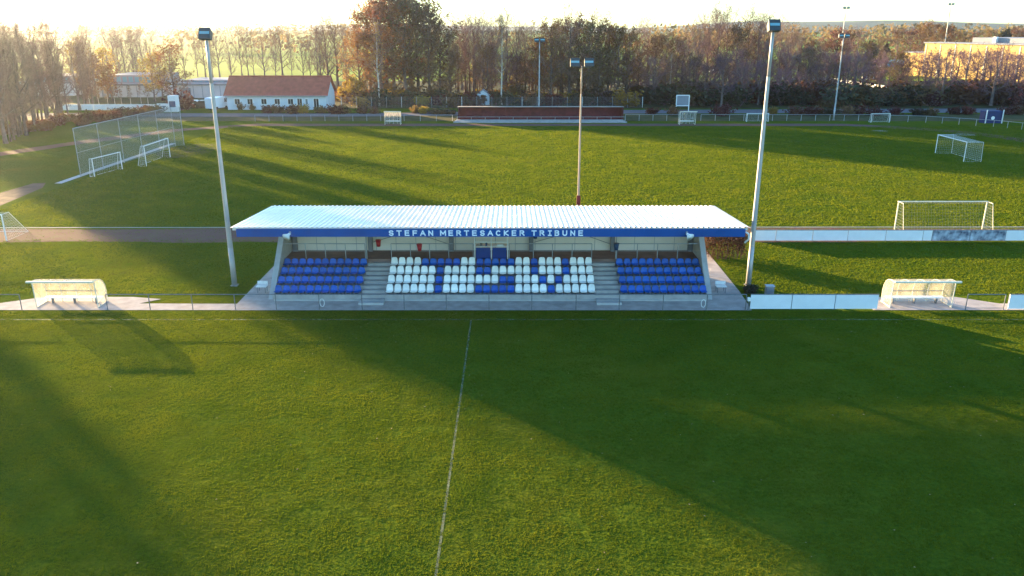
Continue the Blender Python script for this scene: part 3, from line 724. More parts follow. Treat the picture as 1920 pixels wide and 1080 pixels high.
# small shed in the wood
sx, sy = gnd(906, 197)
t = thing('garden_shed', (sx,sy,0), 'small pale blue gabled shed in the wood behind the maroon shelter', 'shed')
mb = MB(); mb.box(sx-1.3,sx+1.3,sy,sy+2.6,0,2.0); mb.v += [(sx-1.3,sy+.002,2.0),(sx+1.3,sy+.002,2.0),(sx,sy+.002,3.0),(sx-1.3,sy+2.59,2.0),(sx+1.3,sy+2.59,2.0),(sx,sy+2.59,3.0)]; mb.f += [(8,9,10),(11,13,12)]; mb.build('wall', M['bluewhite'], t)
mb = MB()
for sg in (-1,1):
    k = len(mb.v); mb.v += [(sx+sg*1.5,sy-.2,1.86),(sx,sy-.2,3.02),(sx,sy+2.8,3.02),(sx+sg*1.5,sy+2.8,1.86),(sx+sg*1.5,sy-.2,1.94),(sx,sy-.2,3.12),(sx,sy+2.8,3.12),(sx+sg*1.5,sy+2.8,1.94)]
    mb.f += [tuple(k+q for q in f) for f in ((0,1,2,3),(4,5,6,7),(0,1,5,4),(2,3,7,6),(0,3,7,4))]
mb.build('roof', M['hallgrey'], t)
mb = MB(); mb.box(sx-.45,sx+.45,sy-.04,sy-.002,.05,1.85); mb.build('door', M['hallgrey'], t)
# halls at left
def hall(px0, px1, Y, D_, zw, zu, label, m):
    xa = aty(px0,190,Y)[0]; xb = aty(px1,190,Y)[0]
    t = thing('industrial_hall', ((xa+xb)/2,Y,0), label, 'hall', 'flat roofed halls behind the road')
    mb = MB(); mb.box(xa,xb,Y,Y+D_,0,zw); mb.build('wall', m, t)
    mb = MB(); mb.box(xa-.3,xb+.3,Y-.3,Y+D_+.3,zw,zw+.4); rf = mb.build('roof', M['hallgrey'], t)
    mb = MB(); mb.box(xa+1,xb-.5,Y+3,Y+D_-1,zw+.4,zu); u = mb.build('upper_storey', M['hallgrey'], t)
    mb = MB(); n = 7
    for i in range(n):
        x = xa+1.8+(xb-xa-3.5)*i/n; mb.box(x,x+.9,Y+2.94,Y+2.99,zw+.55,max(zw+.7,zu-.35))
    w_ = mb.build('window_band', M['glass'], u)
    mb = MB()
    for i in range(1,6):
        x = xa+(xb-xa)*i/6; mb.box(x-.05,x+.05,Y-.04,Y-.003,0,zw-.1)
    mb.build('panel_joint', M['hallgrey'], t)
    mb = MB(); mb.box(xa+.8,xa+3.4,Y-.05,Y-.003,0,2.2); mb.build('gate', M['hallgrey'], t)
hall(187,296,186,16,2.6,4.7,'pinkish white flat hall behind the saplings at far left',M['hallwhite'])
hall(332,432,184,14,2.8,3.7,'white flat roofed hall left of the red roofed clubhouse',M['hallwhite'])
hall(40,140,190,16,2.8,4.2,'pale hall hidden behind the dense bare trees at far left',M['hallwhite'])
# white wall and kiosk
x0, x1 = aty(105,200,157)[0], aty(293,200,157)[0]
t = thing('low_wall', (x0,157,0), 'long low white panel wall behind the left trees', 'wall'); mb = MB()
for i in range(8):
    xa = x0+(x1-x0)*i/8; mb.bbox(xa+.04,xa+(x1-x0)/8-.04,156.9,157.05,.05,1.15,.01)
mb.build('panel', M['white'], t)
mb = MB()
for i in range(9):
    xa = x0+(x1-x0)*i/8; mb.tube((xa,157.15,0),(xa,157.15,1.2),.05)
mb.build('posts', M['steel'], t)
kx0, kxm, kx1 = aty(294,200,154)[0], aty(316,200,154)[0], aty(331,200,154)[0]
t = thing('ticket_kiosk', ((kx0+kx1)/2,154,0), 'white ticket kiosk with dark blue window beside the high mesh fence', 'kiosk')
mb = MB(); mb.bbox(kxm,kx1,154,155.6,0,3.0,.03); kb = mb.build('body', M['white'], t)
mb = MB(); mb.box(kxm+.2,kx1-.15,153.95,153.995,.9,2.0); mb.build('window', M['binblue'], kb)
mb = MB(); mb.bbox(kx0,kxm-.02,154.1,154.25,.0,1.55,.02); sg = mb.build('sign_panel', M['white'], t)
mb = MB(); xc = (kx0+kxm)/2
mb.prism([(154.07,.65),(154.07,.8),(154.095,.8),(154.095,.65)], xc-.5, xc+.3); mb.prism([(154.07,.95),(154.07,1.12),(154.095,1.12),(154.095,.95)], xc-.2, xc+.6)
mb.poly([(xc+.1,154.075,.8),(xc+.4,154.075,.8),(xc+.3,154.075,.95),(xc,154.075,.95)]); mb.build('emblem', M['steel_dk'], sg)
# sports hall at right
Y = 262
def bl(px0, px1, y0, D_, zb, name, m, t, z0=0):
    xa = aty(px0,110,y0)[0]; xb = aty(px1,110,y0)[0]; mb = MB(); mb.box(xa,xb,y0,y0+D_,z0,zb); return mb.build(name, m, t)
xh = aty(1731,110,Y)[0]
t = thing('sports_hall', (0,0,0), 'yellow sports hall with stepped flat roofs among the trees at right', 'hall')
def hall_z(y, Yy): return aty(1700, y, Yy)[2]
def bl(x0, x1, y0, y1, z0, z1, name, m): mb = MB(); mb.box(x0,x1,y0,y1,z0,z1); return mb.build(name, M[m], t)
zm, za_, zu_ = hall_z(81,Y), hall_z(99,268), hall_z(71,250)
bl(0,46,0,26,0,zm,'wall','yellowwall'); bl(-8,-.01,1.5,18,0,za_,'annex','yellowwall')
bl(-.4,46.4,-.4,7.9,zm+.01,zm+.35,'main_roof','hallgrey'); bl(-8.3,-.02,1.2,18.3,za_+.01,za_+.3,'annex_roof','hallgrey')
bl(10,46,8,26.2,zm+.01,zu_,'upper_roof','hallgrey')
for x in (17,27,36): bl(x,x+1.0,6.9,7.97,zm+.36,zu_+.3,'vent','white')
for i in range(10): bl(.3+i*4.9,.6+i*4.9,-.09,-.004,0,zm-.3,'pilaster','cream')
t.location = (xh,Y,0); t.rotation_euler = (0,0,R(-62))
# teal slide canopy and low wall
xa, xb = aty(1655,120,250)[0], aty(1692,120,250)[0]
t = thing('teal_canopy', ((xa+xb)/2,250,0), 'sloping teal canopy beside the low yellow annex', 'canopy')
za, zb = aty(1655,126,250)[2], aty(1690,113,250)[2]
mb = MB(); mb.v += [(xa,249,za-.1),(xb,249,zb-1.6),(xb,249,zb),(xa,249,za+.5),(xa,256,za-.1),(xb,256,zb-1.6),(xb,256,zb),(xa,256,za+.5)]
mb.f += [(0,1,2,3),(5,4,7,6),(3,2,6,7),(1,0,4,5),(0,3,7,4),(2,1,5,6)]; mb.build('roof', M['teal'], t)
for x_ in (xa+.4,xb-.5):
    mb = MB(); mb.tube((x_,249.6,0),(x_,249.6,za+ (zb-1.6-za)*(x_-xa)/(xb-xa)-.05),.1); mb.build('post', M['steel'], t)
p = [gnd(1455,150), gnd(1555,150), gnd(1668,168)]
t = thing('garden_wall', (*p[0],0), 'low white wall running through the trees towards the sports hall', 'wall'); mb = MB()
for a, b in zip(p[:-1],p[1:]):
    n = Vector((-(b[1]-a[1]), b[0]-a[0])).normalized()*.12
    A = [Vector((*a,0))+n.to_3d(), Vector((*b,0))+n.to_3d(), Vector((*b,0))-n.to_3d(), Vector((*a,0))-n.to_3d()]
    k = len(mb.v); mb.v += [tuple(v) for v in A]+[tuple(v+Vector((0,0,.75))) for v in A]
    mb.f += [tuple(k+i for i in q) for q in ((4,5,6,7),(0,1,5,4),(1,2,6,5),(2,3,7,6),(3,0,4,7))]
mb.build('wall_body', M['white'], t)

# cars ---------------------------------------------------------------
def car(x, y, rzz, m, label, van=False):
    t = thing('parked_van' if van else 'parked_car', (0,0,0), label, 'van' if van else 'car', 'parked vehicles')
    Ln, W = (2.4,.92) if van else (2.1,.86)
    if van: prof = [(-Ln,.35),(-Ln,2.2),(-Ln+.15,2.35),(1.2,2.35),(1.75,1.35),(Ln,1.15),(Ln,.35)]; gl = [(.9,1.35),(1.0,2.1),(1.26,2.1),(1.68,1.35)]
    else: prof = [(-Ln,.32),(-Ln,.85),(-Ln+.25,.95),(-1.5,1.0),(-.95,1.45),(.45,1.48),(1.1,1.0),(Ln-.15,.82),(Ln,.65),(Ln,.32)]; gl = [(-1.3,1.0),(-.88,1.38),(.4,1.4),(.92,1.0)]
    def ext(pr, w, y0=None):
        mb = MB(); k = len(pr); mb.v += [(a,-w,b) for a,b in pr]+[(a,w,b) for a,b in pr]
        for i in range(k): j=(i+1)%k; mb.f.append((i,j,k+j,k+i))
        mb.f += [tuple(k-1-i for i in range(k)), tuple(k+i for i in range(k))]; return mb
    t['_o'] = (0,0,0)
    ext(prof,W).build('body', m, t); ext(gl,W+.012).build('side_glass', M['darkglass'], t)
    for a in (-1.3,1.3):
        for s in (-1,1):
            mb = MB(); mb.tube((a,s*(W-.2),.33),(a,s*(W+.02),.33),.33,.33,14); wh = mb.build('wheel', M['tyre'], t)
    t.location = (x,y,0); t.rotation_euler = (0,0,rzz)
M['carred'] = mat('car_red', (0.30,0.02,0.03), .3); M['cardark'] = mat('car_dark', (0.03,0.035,0.045), .3); M['carwhite'] = mat('car_white', (0.75,0.76,0.78), .3); M['carsilver'] = mat('car_silver', (0.40,0.42,0.45), .3)
for px, py, m, lab, van in ((347,203,'carred','red car parked between the kiosk and the white hall',False),(366,202,'carsilver','silver car parked right of the red car by the white hall',False),
      (385,202,'cardark','dark car parked in front of the white hall',False),(409,205,'carwhite','white van parked left of the clubhouse behind the left mast',True)):
    x, y = gnd(px, py); car(x, y, .15 if px < 400 else 1.2, M[m], lab, van)
for px, py, m, lab, van in ((1343,138,'carwhite','white car parked behind the bare trees left of the right mast',False),(1380,139,'carsilver','pale silver car parked just left of the right mast in the trees',False),(1632,150,'carwhite','white van parked beside the low wall below the teal canopy',True),(1560,158,'carsilver','silver car parked in the trees beside the distant thin mast',False)):
    x, y = gnd(px, py); car(x, y, .1, M[m], lab, van)

# ------------------------------------------------------------------ trees
def rv(rng): 
    z = rng.uniform(-1,1); a = rng.uniform(0,2*math.pi); s = math.sqrt(1-z*z); return Vector((s*math.cos(a), s*math.sin(a), z))
def gen_tree(seed, H=14, r0=.2, base=.25, spread=.26, up=.6, limbs=16, sub=7, twigs=8, twl=5, tw=.028, leaves=0, lsize=.2, fork=False, shape='round', lw=1.0):
    rng = random.Random(seed); tr = MB(); cr = MB(); lf = MB()
    pts = [Vector((0,0,0))]; N = 7
    for i in range(1,N+1): pts.append(Vector((rng.uniform(-.025,.025)*H*i/N, rng.uniform(-.025,.025)*H*i/N, H*.93*i/N)))
    rad = lambda t: r0*(1-t)**.85*.95+.02
    for i in range(N): tr.tube(pts[i], pts[i+1], rad(i/N)*(1.35 if i == 0 else 1), rad((i+1)/N), 7, False)
    def at(t):
        f = min(t*N, N-1e-4); i = int(f); return pts[i].lerp(pts[i+1], f-i)
    def strip(p, q, w):
        d = q-p; s = d.cross(rv(rng))
        if s.length < 1e-5: return
        s = s.normalized()*w*.5; cr.tri(tuple(p-s), tuple(p+s), tuple(q))
    def leaf(p):
        a = rv(rng)*lsize*.5*rng.uniform(.6,1.3); b = a.orthogonal().normalized()*a.length*.8
        lf.quad(p-a, p-b, p+a, p+b)
    ga = rng.uniform(0,6)
    tips = []
    for k in range(limbs):
        t = base+(0.97-base)*(k+rng.random()*.7)/limbs; u = (t-base)/(1-base)
        prof = {'round': math.sin(math.pi*(.18+.76*u))**.7, 'cone': 1.05-u*.9, 'column': .8-.35*u, 'vase': .45+.75*math.sin(math.pi*(.1+.75*u))}[shape]
        Lk = spread*H*prof*rng.uniform(.75,1.2); ga += 2.4+rng.uniform(-.4,.4)
        el = up*(.55+.6*u)+rng.uniform(-.12,.12); el = min(el,1.45)
        d = Vector((math.cos(ga)*math.cos(el), math.sin(ga)*math.cos(el), math.sin(el)))
        p = at(t*.9); lp = [p]; S_ = 5
        for s in range(S_):
            d = (d+Vector((0,0,.10))+rv(rng)*.16).normalized(); lp.append(lp[-1]+d*Lk/S_)
        rl = max(.018, rad(t)*.55)
        for s in range(S_): (tr if s < 3 else cr).tube(lp[s], lp[s+1], rl*(1-s/S_*.85), rl*(1-(s+1)/S_*.85), 4, False)
        for b in range(sub):
            s = .2+.8*(b+rng.random())/sub; f = min(s*S_, S_-1e-3); i = int(f); bp = lp[i].lerp(lp[i+1], f-i); ld = (lp[i+1]-lp[i]).normalized()
            bd = (ld*.7+rv(rng)*.85+Vector((0,0,.28*up))).normalized(); Lb = Lk*.5*(1.15-.55*s)*rng.uniform(.7,1.25)+.35
            b1 = bp+bd*Lb*.5; bd2 = (bd+rv(rng)*.3+Vector((0,0,.15))).normalized(); b2 = b1+bd2*Lb*.5
            cr.tube(bp,b1,rl*.38,rl*.24,3,False); cr.tube(b1,b2,rl*.24,.006,3,False)
            for w in range(twigs):
                f = (w+rng.random())/twigs; tp = bp.lerp(b1,f*2) if f < .5 else b1.lerp(b2,f*2-1)
                td = (bd2*.6+rv(rng)+Vector((0,0,.25*up))).normalized(); Lt = rng.uniform(.35,.9)*H/14*(1.15-.4*f); tq = tp+td*Lt
                strip(tp,tq,tw*1.25); tips.append(tq)
                for x in range(twl):
                    g = rng.uniform(.15,1); q0 = tp.lerp(tq,g); q1 = q0+(td*.8+rv(rng)*.9+Vector((0,0,.15))).normalized()*Lt*rng.uniform(.35,.7); strip(q0,q1,tw)
                    if leaves and rng.random() < leaves: leaf(q1 if rng.random() < .6 else q0)
    return tr, cr, lf
class Proto: pass
def proto(name, cat, trunk_m, twig_m, leaf_m, **kw):
    tr, cr, lf = gen_tree(**kw); o = Proto(); o.name = name; o.cat = cat; o.H = kw.get('H',14)
    def me(mb, nm, m):
        me_ = bpy.data.meshes.new(nm); me_.from_pydata(mb.v, [], mb.f); me_.materials.append(m); me_.update(); return me_
    o.trunk = me(tr,'trunk',M[trunk_m]); o.crown = me(cr,'crown',M[twig_m]); o.leaves = me(lf,'leaves',M[leaf_m]) if leaf_m else None
    return o
P = {}
P['bare'] = [proto('bare_tree','tree','bark','twig',None,seed=s,H=14,r0=.25,base=.22,spread=.33,up=1.08,limbs=16,sub=8,shape='vase') for s in (11,12,13,14)]
P['slim'] = [proto('bare_tree','tree','bark','twig',None,seed=s,H=14,r0=.13,base=.12,spread=.15,up=1.15,limbs=15,sub=6,shape='column',tw=.026) for s in (21,22,23)]
P['spreading'] = [proto('bare_tree','tree','bark','twig_dark',None,seed=s,H=10,r0=.22,base=.22,spread=.42,up=.55,limbs=16,sub=8,twigs=8,shape='round',tw=.030) for s in (31,32)]
P['orange'] = [proto('autumn_tree','tree','bark','twig','leaf_orange',seed=s,H=16,r0=.26,base=.12,spread=.30,up=.8,limbs=20,sub=7,shape='round',leaves=.75,lsize=.28) for s in (41,42)]
P['brown'] = [proto('autumn_tree','tree','bark','twig','leaf_brown',seed=s,H=16,r0=.25,base=.14,spread=.30,up=.8,limbs=20,sub=7,shape='round',leaves=.6,lsize=.25) for s in (51,52,53)]
P['yellow'] = [proto('autumn_tree','tree','bark','twig','leaf_yellow',seed=s,H=10,r0=.14,base=.15,spread=.30,up=.8,limbs=16,sub=6,shape='round',leaves=.5,lsize=.26) for s in (61,62)]
P['green'] = [proto('evergreen_tree','tree','bark','twig_dark','leaf_green',seed=s,H=13,r0=.22,base=.10,spread=.27,up=.45,limbs=20,sub=7,shape='cone',leaves=.9,lsize=.30) for s in (71,)]
P['red'] = [proto('autumn_tree','tree','bark','twig','leaf_red',seed=s,H=12,r0=.2,base=.16,spread=.34,up=.75,limbs=18,sub=7,shape='round',leaves=.4,lsize=.26) for s in (81,)]
P['birch'] = [proto('birch_tree','birch','birchbark','twig','leaf_yellow',seed=s,H=16,r0=.17,base=.35,spread=.16,up=1.0,limbs=15,sub=6,shape='column',leaves=.10,lsize=.2,tw=.024) for s in (91,92)]
def bush(name, twig_m, leaf_m, seed, n=26, leaves=.6, lsize=.16):
    rng = random.Random(seed); st_ = MB(); fo = MB()
    for k in range(n):
        a = rng.uniform(0,6.28); el = rng.uniform(.5,1.45); d = Vector((math.cos(a)*math.cos(el),math.sin(a)*math.cos(el),math.sin(el))); p = Vector((rng.uniform(-.3,.3),rng.uniform(-.3,.3),0)); L_ = rng.uniform(.6,1.05)
        q = p+d*L_; st_.tube(p,q,.02,.008,3,False)
        for b in range(22):
            f = rng.uniform(.1,1); o = p.lerp(q,f); e = o+(d*.5+rv(rng)).normalized()*rng.uniform(.12,.4); s = (e-o).cross(rv(rng)).normalized()*.009
            st_.tri(tuple(o-s),tuple(o+s),tuple(e))
            for c in range(3):
                if rng.random() < leaves:
                    g_ = o.lerp(e,rng.uniform(.3,1.1))+rv(rng)*.05; aa = rv(rng)*lsize*.5*rng.uniform(.6,1.3); bb = aa.orthogonal().normalized()*aa.length*.8; fo.quad(g_-aa,g_-bb,g_+aa,g_+bb)
    o = Proto(); o.name = name; o.cat = 'shrub'; o.H = 1.0
    def me(mb, nm, m):
        me_ = bpy.data.meshes.new(nm); me_.from_pydata(mb.v, [], mb.f); me_.materials.append(m); me_.update(); return me_
    o.trunk = me(st_,'stems',M[twig_m]); o.crown = None; o.leaves = me(fo,'foliage',M[leaf_m]); return o
P['b_red'] = [bush('shrub','twig_dark','leaf_red',101), bush('shrub','twig_dark','leaf_red',102,leaves=.35)]
P['b_brown'] = [bush('shrub','twig_dark','leaf_brown',103), bush('shrub','twig','leaf_brown',104,leaves=.4)]
P['b_green'] = [bush('shrub','twig_dark','leaf_green',105)]
P['b_yellow'] = [bush('shrub','twig','leaf_yellow',106)]

placed = {}
rngT = random.Random(77)
def plant(kind, px, Y, top=None, H=None, wide=1.0, grp='', desc='', X=None):
    pr = P[kind][rngT.randrange(len(P[kind]))]
    if H is None: H = aty(px, top, Y)[2]
    H = max(H, .5)
    if X is None: X = (px-960)/F*(Y*.9494+(CAMH-H*.5)*.314)
    s = H/pr.H
    r = bpy.data.objects.new(pr.name, None); C.objects.link(r); r.location = (X,Y,0); r.scale = (s*wide,s*wide,s); r.rotation_euler = (0,0,rngT.uniform(0,6.28)); r.empty_display_size = .2
    r['category'] = pr.cat
    for me_ in (pr.trunk, pr.crown, pr.leaves):
        if me_ is not None:
            o = bpy.data.objects.new(me_.name.split('.')[0], me_); C.objects.link(o); o.parent = r
    placed.setdefault((grp,desc),[]).append((X/(Y*.95), r))
    return r
U = rngT.uniform
# left grove: dense bare poles, in and beyond the left edge
gA = 'bare trees of the left grove'
for i in range(46):
    px = -40+i*4.6+U(-6,6); Y = 163-(170-px)*.26*U(.75,1.25); Y = max(112,min(182,Y))
    if ((px-960)/F*(Y*.95+3)+Y) % 17 < 4.5: continue
    plant('slim' if i % 4 else 'bare', px, Y, top=U(42,66)+ (8 if px > 120 else 0), wide=U(.8,1.1), grp=gA, desc='slim bare brown tree in the dense left grove')
for px, Y, tp in ((46,128,12),(18,131,16)): plant('slim', px, Y, top=tp, wide=.7, grp='tall poles of the left grove', desc='very tall thin bare tree sticking out above the left grove')
# beyond the left edge of the picture the grove carries on; it shades the pitches
for i in range(14):
    s = 31.7+i*.42+U(-.3,.3); a = U(-82,-71); plant(('bare','brown','slim')[i % 3], 0, s-a, H=U(15.5,18), wide=U(.8,1.0), grp=gA+' outside', desc='bare tree of the grove beyond the left edge', X=a)
for i in range(4):
    s = U(42,60); a = U(-92,-80); plant('bare' if i % 2 else 'slim', 0, s-a, H=U(14.5,17), wide=U(.9,1.2), grp=gA+' outside', desc='bare tree of the grove beyond the left edge', X=a)
for i in range(13):
    s = -1+i*1.05+U(-.4,.4); a = U(-92,-74); plant(('slim','bare')[i % 2], 0, s-a, H=U(13.5,15.5), wide=U(.65,.85), grp=gA+' outside', desc='bare tree of the grove beyond the left edge', X=a)
# behind the white wall
gB = 'trees behind the white wall'
for px, Y, tp, k, w in ((176,176,98,'orange',1.25),(205,178,118,'orange',1.2),(195,182,84,'yellow',1.0),(150,180,70,'orange',.9),(322,172,76,'orange',1.25),(285,176,104,'yellow',1.3),(300,180,92,'yellow',1.1)):
    plant(k, px, Y, top=tp, wide=w, grp=gB+k, desc={'orange':'orange autumn tree behind the low white wall','yellow':'yellow autumn tree behind the low white wall'}[k])
for px, tp in ((214,52),(232,60),(248,56),(266,58),(284,66),(222,66),(255,70),(200,62),(172,62),(158,58)):
    plant('bare', px, U(200,225), top=tp, wide=.9, grp=gB+'bare', desc='tall bare tree behind the pinkish white hall')
for px in (166,183,200,213,226,243,262,275): plant('birch', px, U(163,172), top=U(150,165), wide=1.1, grp='saplings', desc='birch sapling with pale trunk behind the low white wall')
# row beyond the clubhouse
gC = 'bare trees beyond the clubhouse'
for px, tp, w in ((345,70,.9),(362,66,.9),(378,60,1),(395,64,.9),(412,52,1.05),(428,62,.9),(446,56,.95),(463,58,1.05),(478,70,.8),(495,64,1),(512,70,.8),(527,54,1.15),(542,66,.8),(563,60,1.05),(578,66,.8),(592,58,1.0)):
    plant('bare', px+U(-5,5), U(225,262), top=tp+U(-7,9), wide=w*U(.65,1.1), grp=gC, desc='tall bare tree in the row beyond the red roofed clubhouse')
for px, tp, w in ((600,60,.9),(612,36,1.1),(630,40,1.2),(648,58,.9)): plant('bare', px, U(195,205), top=tp, wide=w, grp='bare trees right of the clubhouse', desc='tall bare tree standing just right of the clubhouse roof')
# big clump
gD = 'trees of the big central clump'
for px, Y, tp, k, w in ((672,172,48,'orange',1.05),(690,176,10,'brown',1.0),(712,172,-16,'orange',1.05),(735,178,-24,'orange',1.1),(757,174,-26,'brown',1.1),(782,178,-20,'brown',1.1),(803,174,0,'brown',1.1),(824,176,24,'brown',1.05),(843,178,48,'brown',1.0),(722,186,-14,'brown',1.2),(768,188,-22,'orange',1.2)):
    plant(k, px, Y, top=tp, wide=w, grp=gD+k, desc={'orange':'tall orange tinted tree in the big central clump','brown':'tall brown leaved tree in the big central clump'}[k])
plant('birch', 707, 166, top=22, wide=.8, grp='birch1', desc='white trunked birch in front of the big central clump')
plant('birch', 940, 168, top=6, wide=.75, grp='birch2', desc='tall white trunked birch left of the distant thin mast')
plant('birch', 1258, 170, top=92, wide=.8, grp='birch3', desc='pale trunked birch behind the road right of the maroon shelter')
for px, tp in ((648,150),(662,142),(676,150),(640,162)): plant('yellow', px, U(168,174), top=tp, wide=1.3, grp='y1', desc='low yellow leaved tree right of the clubhouse')
# centre right of the clump
for px, tp, w in ((858,38,1),(872,40,1),(888,36,1.05),(905,38,1),(922,40,1),(950,34,1),(968,44,1),(985,58,.9),(998,52,.9),(880,60,1),(915,62,1),(975,70,.9)):
    plant('bare', px, U(178,200), top=tp, wide=w, grp='bare trees behind the maroon shelter', desc='tall bare grey tree behind the maroon shelter')
for px, tp in ((895,110),(918,104),(955,112),(970,120),(1000,105)): plant('yellow', px, U(192,206), top=tp, wide=1.1, grp='y2', desc='yellow leaved tree behind the maroon shelter')
gF = 'autumn trees right of centre'
for px, Y, tp, k, w in ((1012,178,62,'orange',.9),(1034,174,30,'brown',1.0),(1052,180,28,'brown',1.0),(1068,176,20,'bare',1.0),(1085,178,24,'brown',1.0),(1104,174,30,'brown',1.05),(1122,180,28,'bare',1.0),(1142,176,34,'brown',1.05),(1160,174,38,'orange',.95),(1178,178,46,'brown',.95),(1020,190,70,'yellow',1.1),(1046,186,92,'yellow',1.0)):
    plant(k, px, Y, top=tp, wide=w, grp=gF+k, desc={'orange':'orange tinted tree right of the distant thin mast','brown':'brown autumn tree behind the twin lamp mast','bare':'tall bare tree behind the twin lamp mast','yellow':'yellow leaved tree beside the distant thin mast'}[k])
gG = 'trees behind the road'
for px, Y, tp, k, w in ((1198,182,46,'bare',.9),(1214,186,50,'bare',.9),(1230,176,62,'brown',1.0),(1250,178,52,'brown',1.1),(1270,182,60,'brown',1.0),(1290,188,58,'bare',1.0),(1308,184,52,'bare',1.0),(1328,190,28,'bare',1.0),(1344,188,22,'bare',1.0),(1362,192,28,'bare',1.0),(1382,186,36,'brown',.9),(1400,190,30,'bare',1.0),(1420,188,36,'bare',1.0),(1436,190,40,'bare',.9),(1462,196,48,'bare',.9),(1480,198,56,'bare',.9),(1500,205,62,'bare',.9)):
    plant(k, px, Y, top=tp, wide=w, grp=gG+k, desc={'brown':'brown leaved tree behind the road, right of the maroon shelter','bare':'tall bare tree behind the road near the right mast'}[k])
for px, Y, tp in ((1226,170,104),(1292,168,108),(1322,166,118),(1356,163,98),(1392,167,110),(1425,168,112),(1462,168,128),(1500,170,132),(1532,172,120),(1472,180,92),(1520,182,88),(1552,178,96),(1590,176,100)):
    plant('spreading', px, Y, top=tp, wide=1.0, grp='spreading trees behind the road', desc='low spreading bare tree at the roadside')
gH = 'trees left of the yellow hall'
for px, Y, tp, k, w in ((1520,215,72,'brown',1.0),(1545,222,70,'brown',1.0),(1568,220,50,'red',.95),(1590,224,52,'brown',1.0),(1605,214,62,'bare',1.0),(1632,222,66,'green',1.0),(1655,226,72,'green',.9),(1648,232,64,'brown',1.0),(1682,300,50,'red',1.3),(1706,306,52,'red',1.2)):
    plant(k, px, Y, top=tp, wide=w, grp=gH+k, desc={'brown':'brown leaved tree left of the yellow hall','red':'reddish tree beside the yellow hall','bare':'bare tree beside the distant thin mast at right','green':'dark green tree left of the yellow hall'}[k])
for px, Y, tp, k, w in ((1730,310,40,'orange',1.3),(1752,316,36,'brown',1.3),(1776,312,44,'orange',1.2),(1800,318,56,'brown',1.2),(1826,322,58,'brown',1.2),(1852,324,52,'brown',1.2),(1880,320,46,'green',1.2),(1902,322,50,'red',1.2),(1922,318,48,'brown',1.2)):
    plant(k, px, Y, top=tp, wide=w, grp='trees behind the yellow hall'+k, desc={'brown':'brown tree rising behind the yellow hall','red':'reddish tree rising behind the yellow hall roof','green':'dark evergreen rising behind the yellow hall roof','orange':'orange tinted tree rising behind the yellow hall'}[k])
for px, Y, tp, w in ((1690,176,112,1.0),(1722,172,104,1.1),(1772,167,84,1.1),(1812,172,92,1.1),(1846,176,98,1.0),(1868,166,80,1.1),(1905,170,96,1.1),(1940,168,92,1.1),(1745,182,98,1.0),(1890,182,100,1.0)):
    plant('spreading', px, Y, top=tp, wide=w, grp='spreading trees before the hall', desc='dark spreading bare tree in front of the yellow hall')
for i in range(46):
    px = 852+i*18.5+U(-8,8); k = ('brown','bare','spreading')[i % 3]
    plant(k, px, U(172,196) if k != 'bare' else U(196,222), top=U(62,112), wide=U(1.0,1.25), grp='wood behind the road'+k, desc={'brown':'brown leaved tree inside the wood behind the road','bare':'bare tree inside the wood behind the road','spreading':'low dark bare tree inside the wood behind the road'}[k])
for i in range(34):
    px = 850+i*25+U(-9,9)
    plant('spreading', px, U(182,214), H=U(5.5,8.5), wide=U(1.1,1.5), grp='low trees in the wood', desc='low dark thicket tree deep inside the wood')
for px, Y, tp in ((1702,190,96),(1738,192,92),(1760,188,100),(1795,190,90),(1832,188,94),(1858,192,90),(1884,188,94),(1912,190,98)):
    plant('spreading', px, Y, top=tp, wide=1.1, grp='trees close to the yellow hall', desc='bare tree close to the wall of the yellow hall')
# undergrowth
gU = 'undergrowth of the wood'
for i in range(120):
    px = 640+i*10.9+U(-7,7); Y = U(164,179); hh = U(2.2,4.6) if px > 1180 else U(1.6,3.4)
    k = ('b_brown','b_red','b_green','b_brown','b_yellow')[i % 5] if px < 1200 else ('b_brown','b_red','b_brown','b_green')[i % 4]
    plant(k, px, Y, H=hh, wide=U(1.1,1.7), grp=gU+k, desc={'b_brown':'brown shrub in the undergrowth behind the road','b_red':'dark red shrub in the undergrowth behind the road','b_green':'dark green shrub in the undergrowth behind the road','b_yellow':'yellow shrub in the undergrowth behind the road'}[k])
for px, py, hh, k, w in ((502,212,1.5,'b_red',1.3),(520,212,1.4,'b_brown',1.4),(548,213,1.6,'b_red',1.3),(566,212,1.5,'b_yellow',1.3),(600,212,1.3,'b_brown',1.3),(630,214,1.7,'b_red',1.4),(645,213,1.4,'b_brown',1.3),(680,213,1.4,'b_brown',1.2),(702,213,1.4,'b_red',1.2),(780,212,1.3,'b_brown',1.3),(794,213,1.3,'b_yellow',1.0),(820,214,1.0,'b_green',2.4),(842,214,.9,'b_green',2.4),
      (1222,214,1.2,'b_red',1.6),(1262,216,1.6,'b_brown',1.2),(1354,217,2.0,'b_red',1.35),(1448,214,1.2,'b_yellow',1.2),(1492,216,1.5,'b_red',1.5),(1520,216,1.6,'b_red',1.5),(1535,214,1.5,'b_brown',1.4),(1558,216,1.4,'b_green',1.6),(1590,216,1.6,'b_brown',1.4),(1610,215,1.6,'b_red',1.4),(1640,217,1.5,'b_red',1.4),(1680,215,1.4,'b_red',1.3),(1722,216,1.3,'b_green',1.6),(1748,216,1.2,'b_brown',1.5),(1790,214,1.3,'b_red',1.6),(1815,214,1.4,'b_red',1.6),(1892,214,1.5,'b_red',1.8),(1915,214,1.4,'b_brown',1.7),(450,206,1.3,'b_brown',.8),(473,206,1.2,'b_brown',.8),(340,206,3.6,'b_red',.9)):
    x, y = gnd(px, py); plant(k, px, y, H=hh, wide=w, grp='roadside shrubs'+k, desc={'b_brown':'brown shrub along the near side of the road','b_red':'dark red shrub along the near side of the road','b_green':'low dark green shrub along the near side of the road','b_yellow':'yellowish shrub along the near side of the road'}[k])
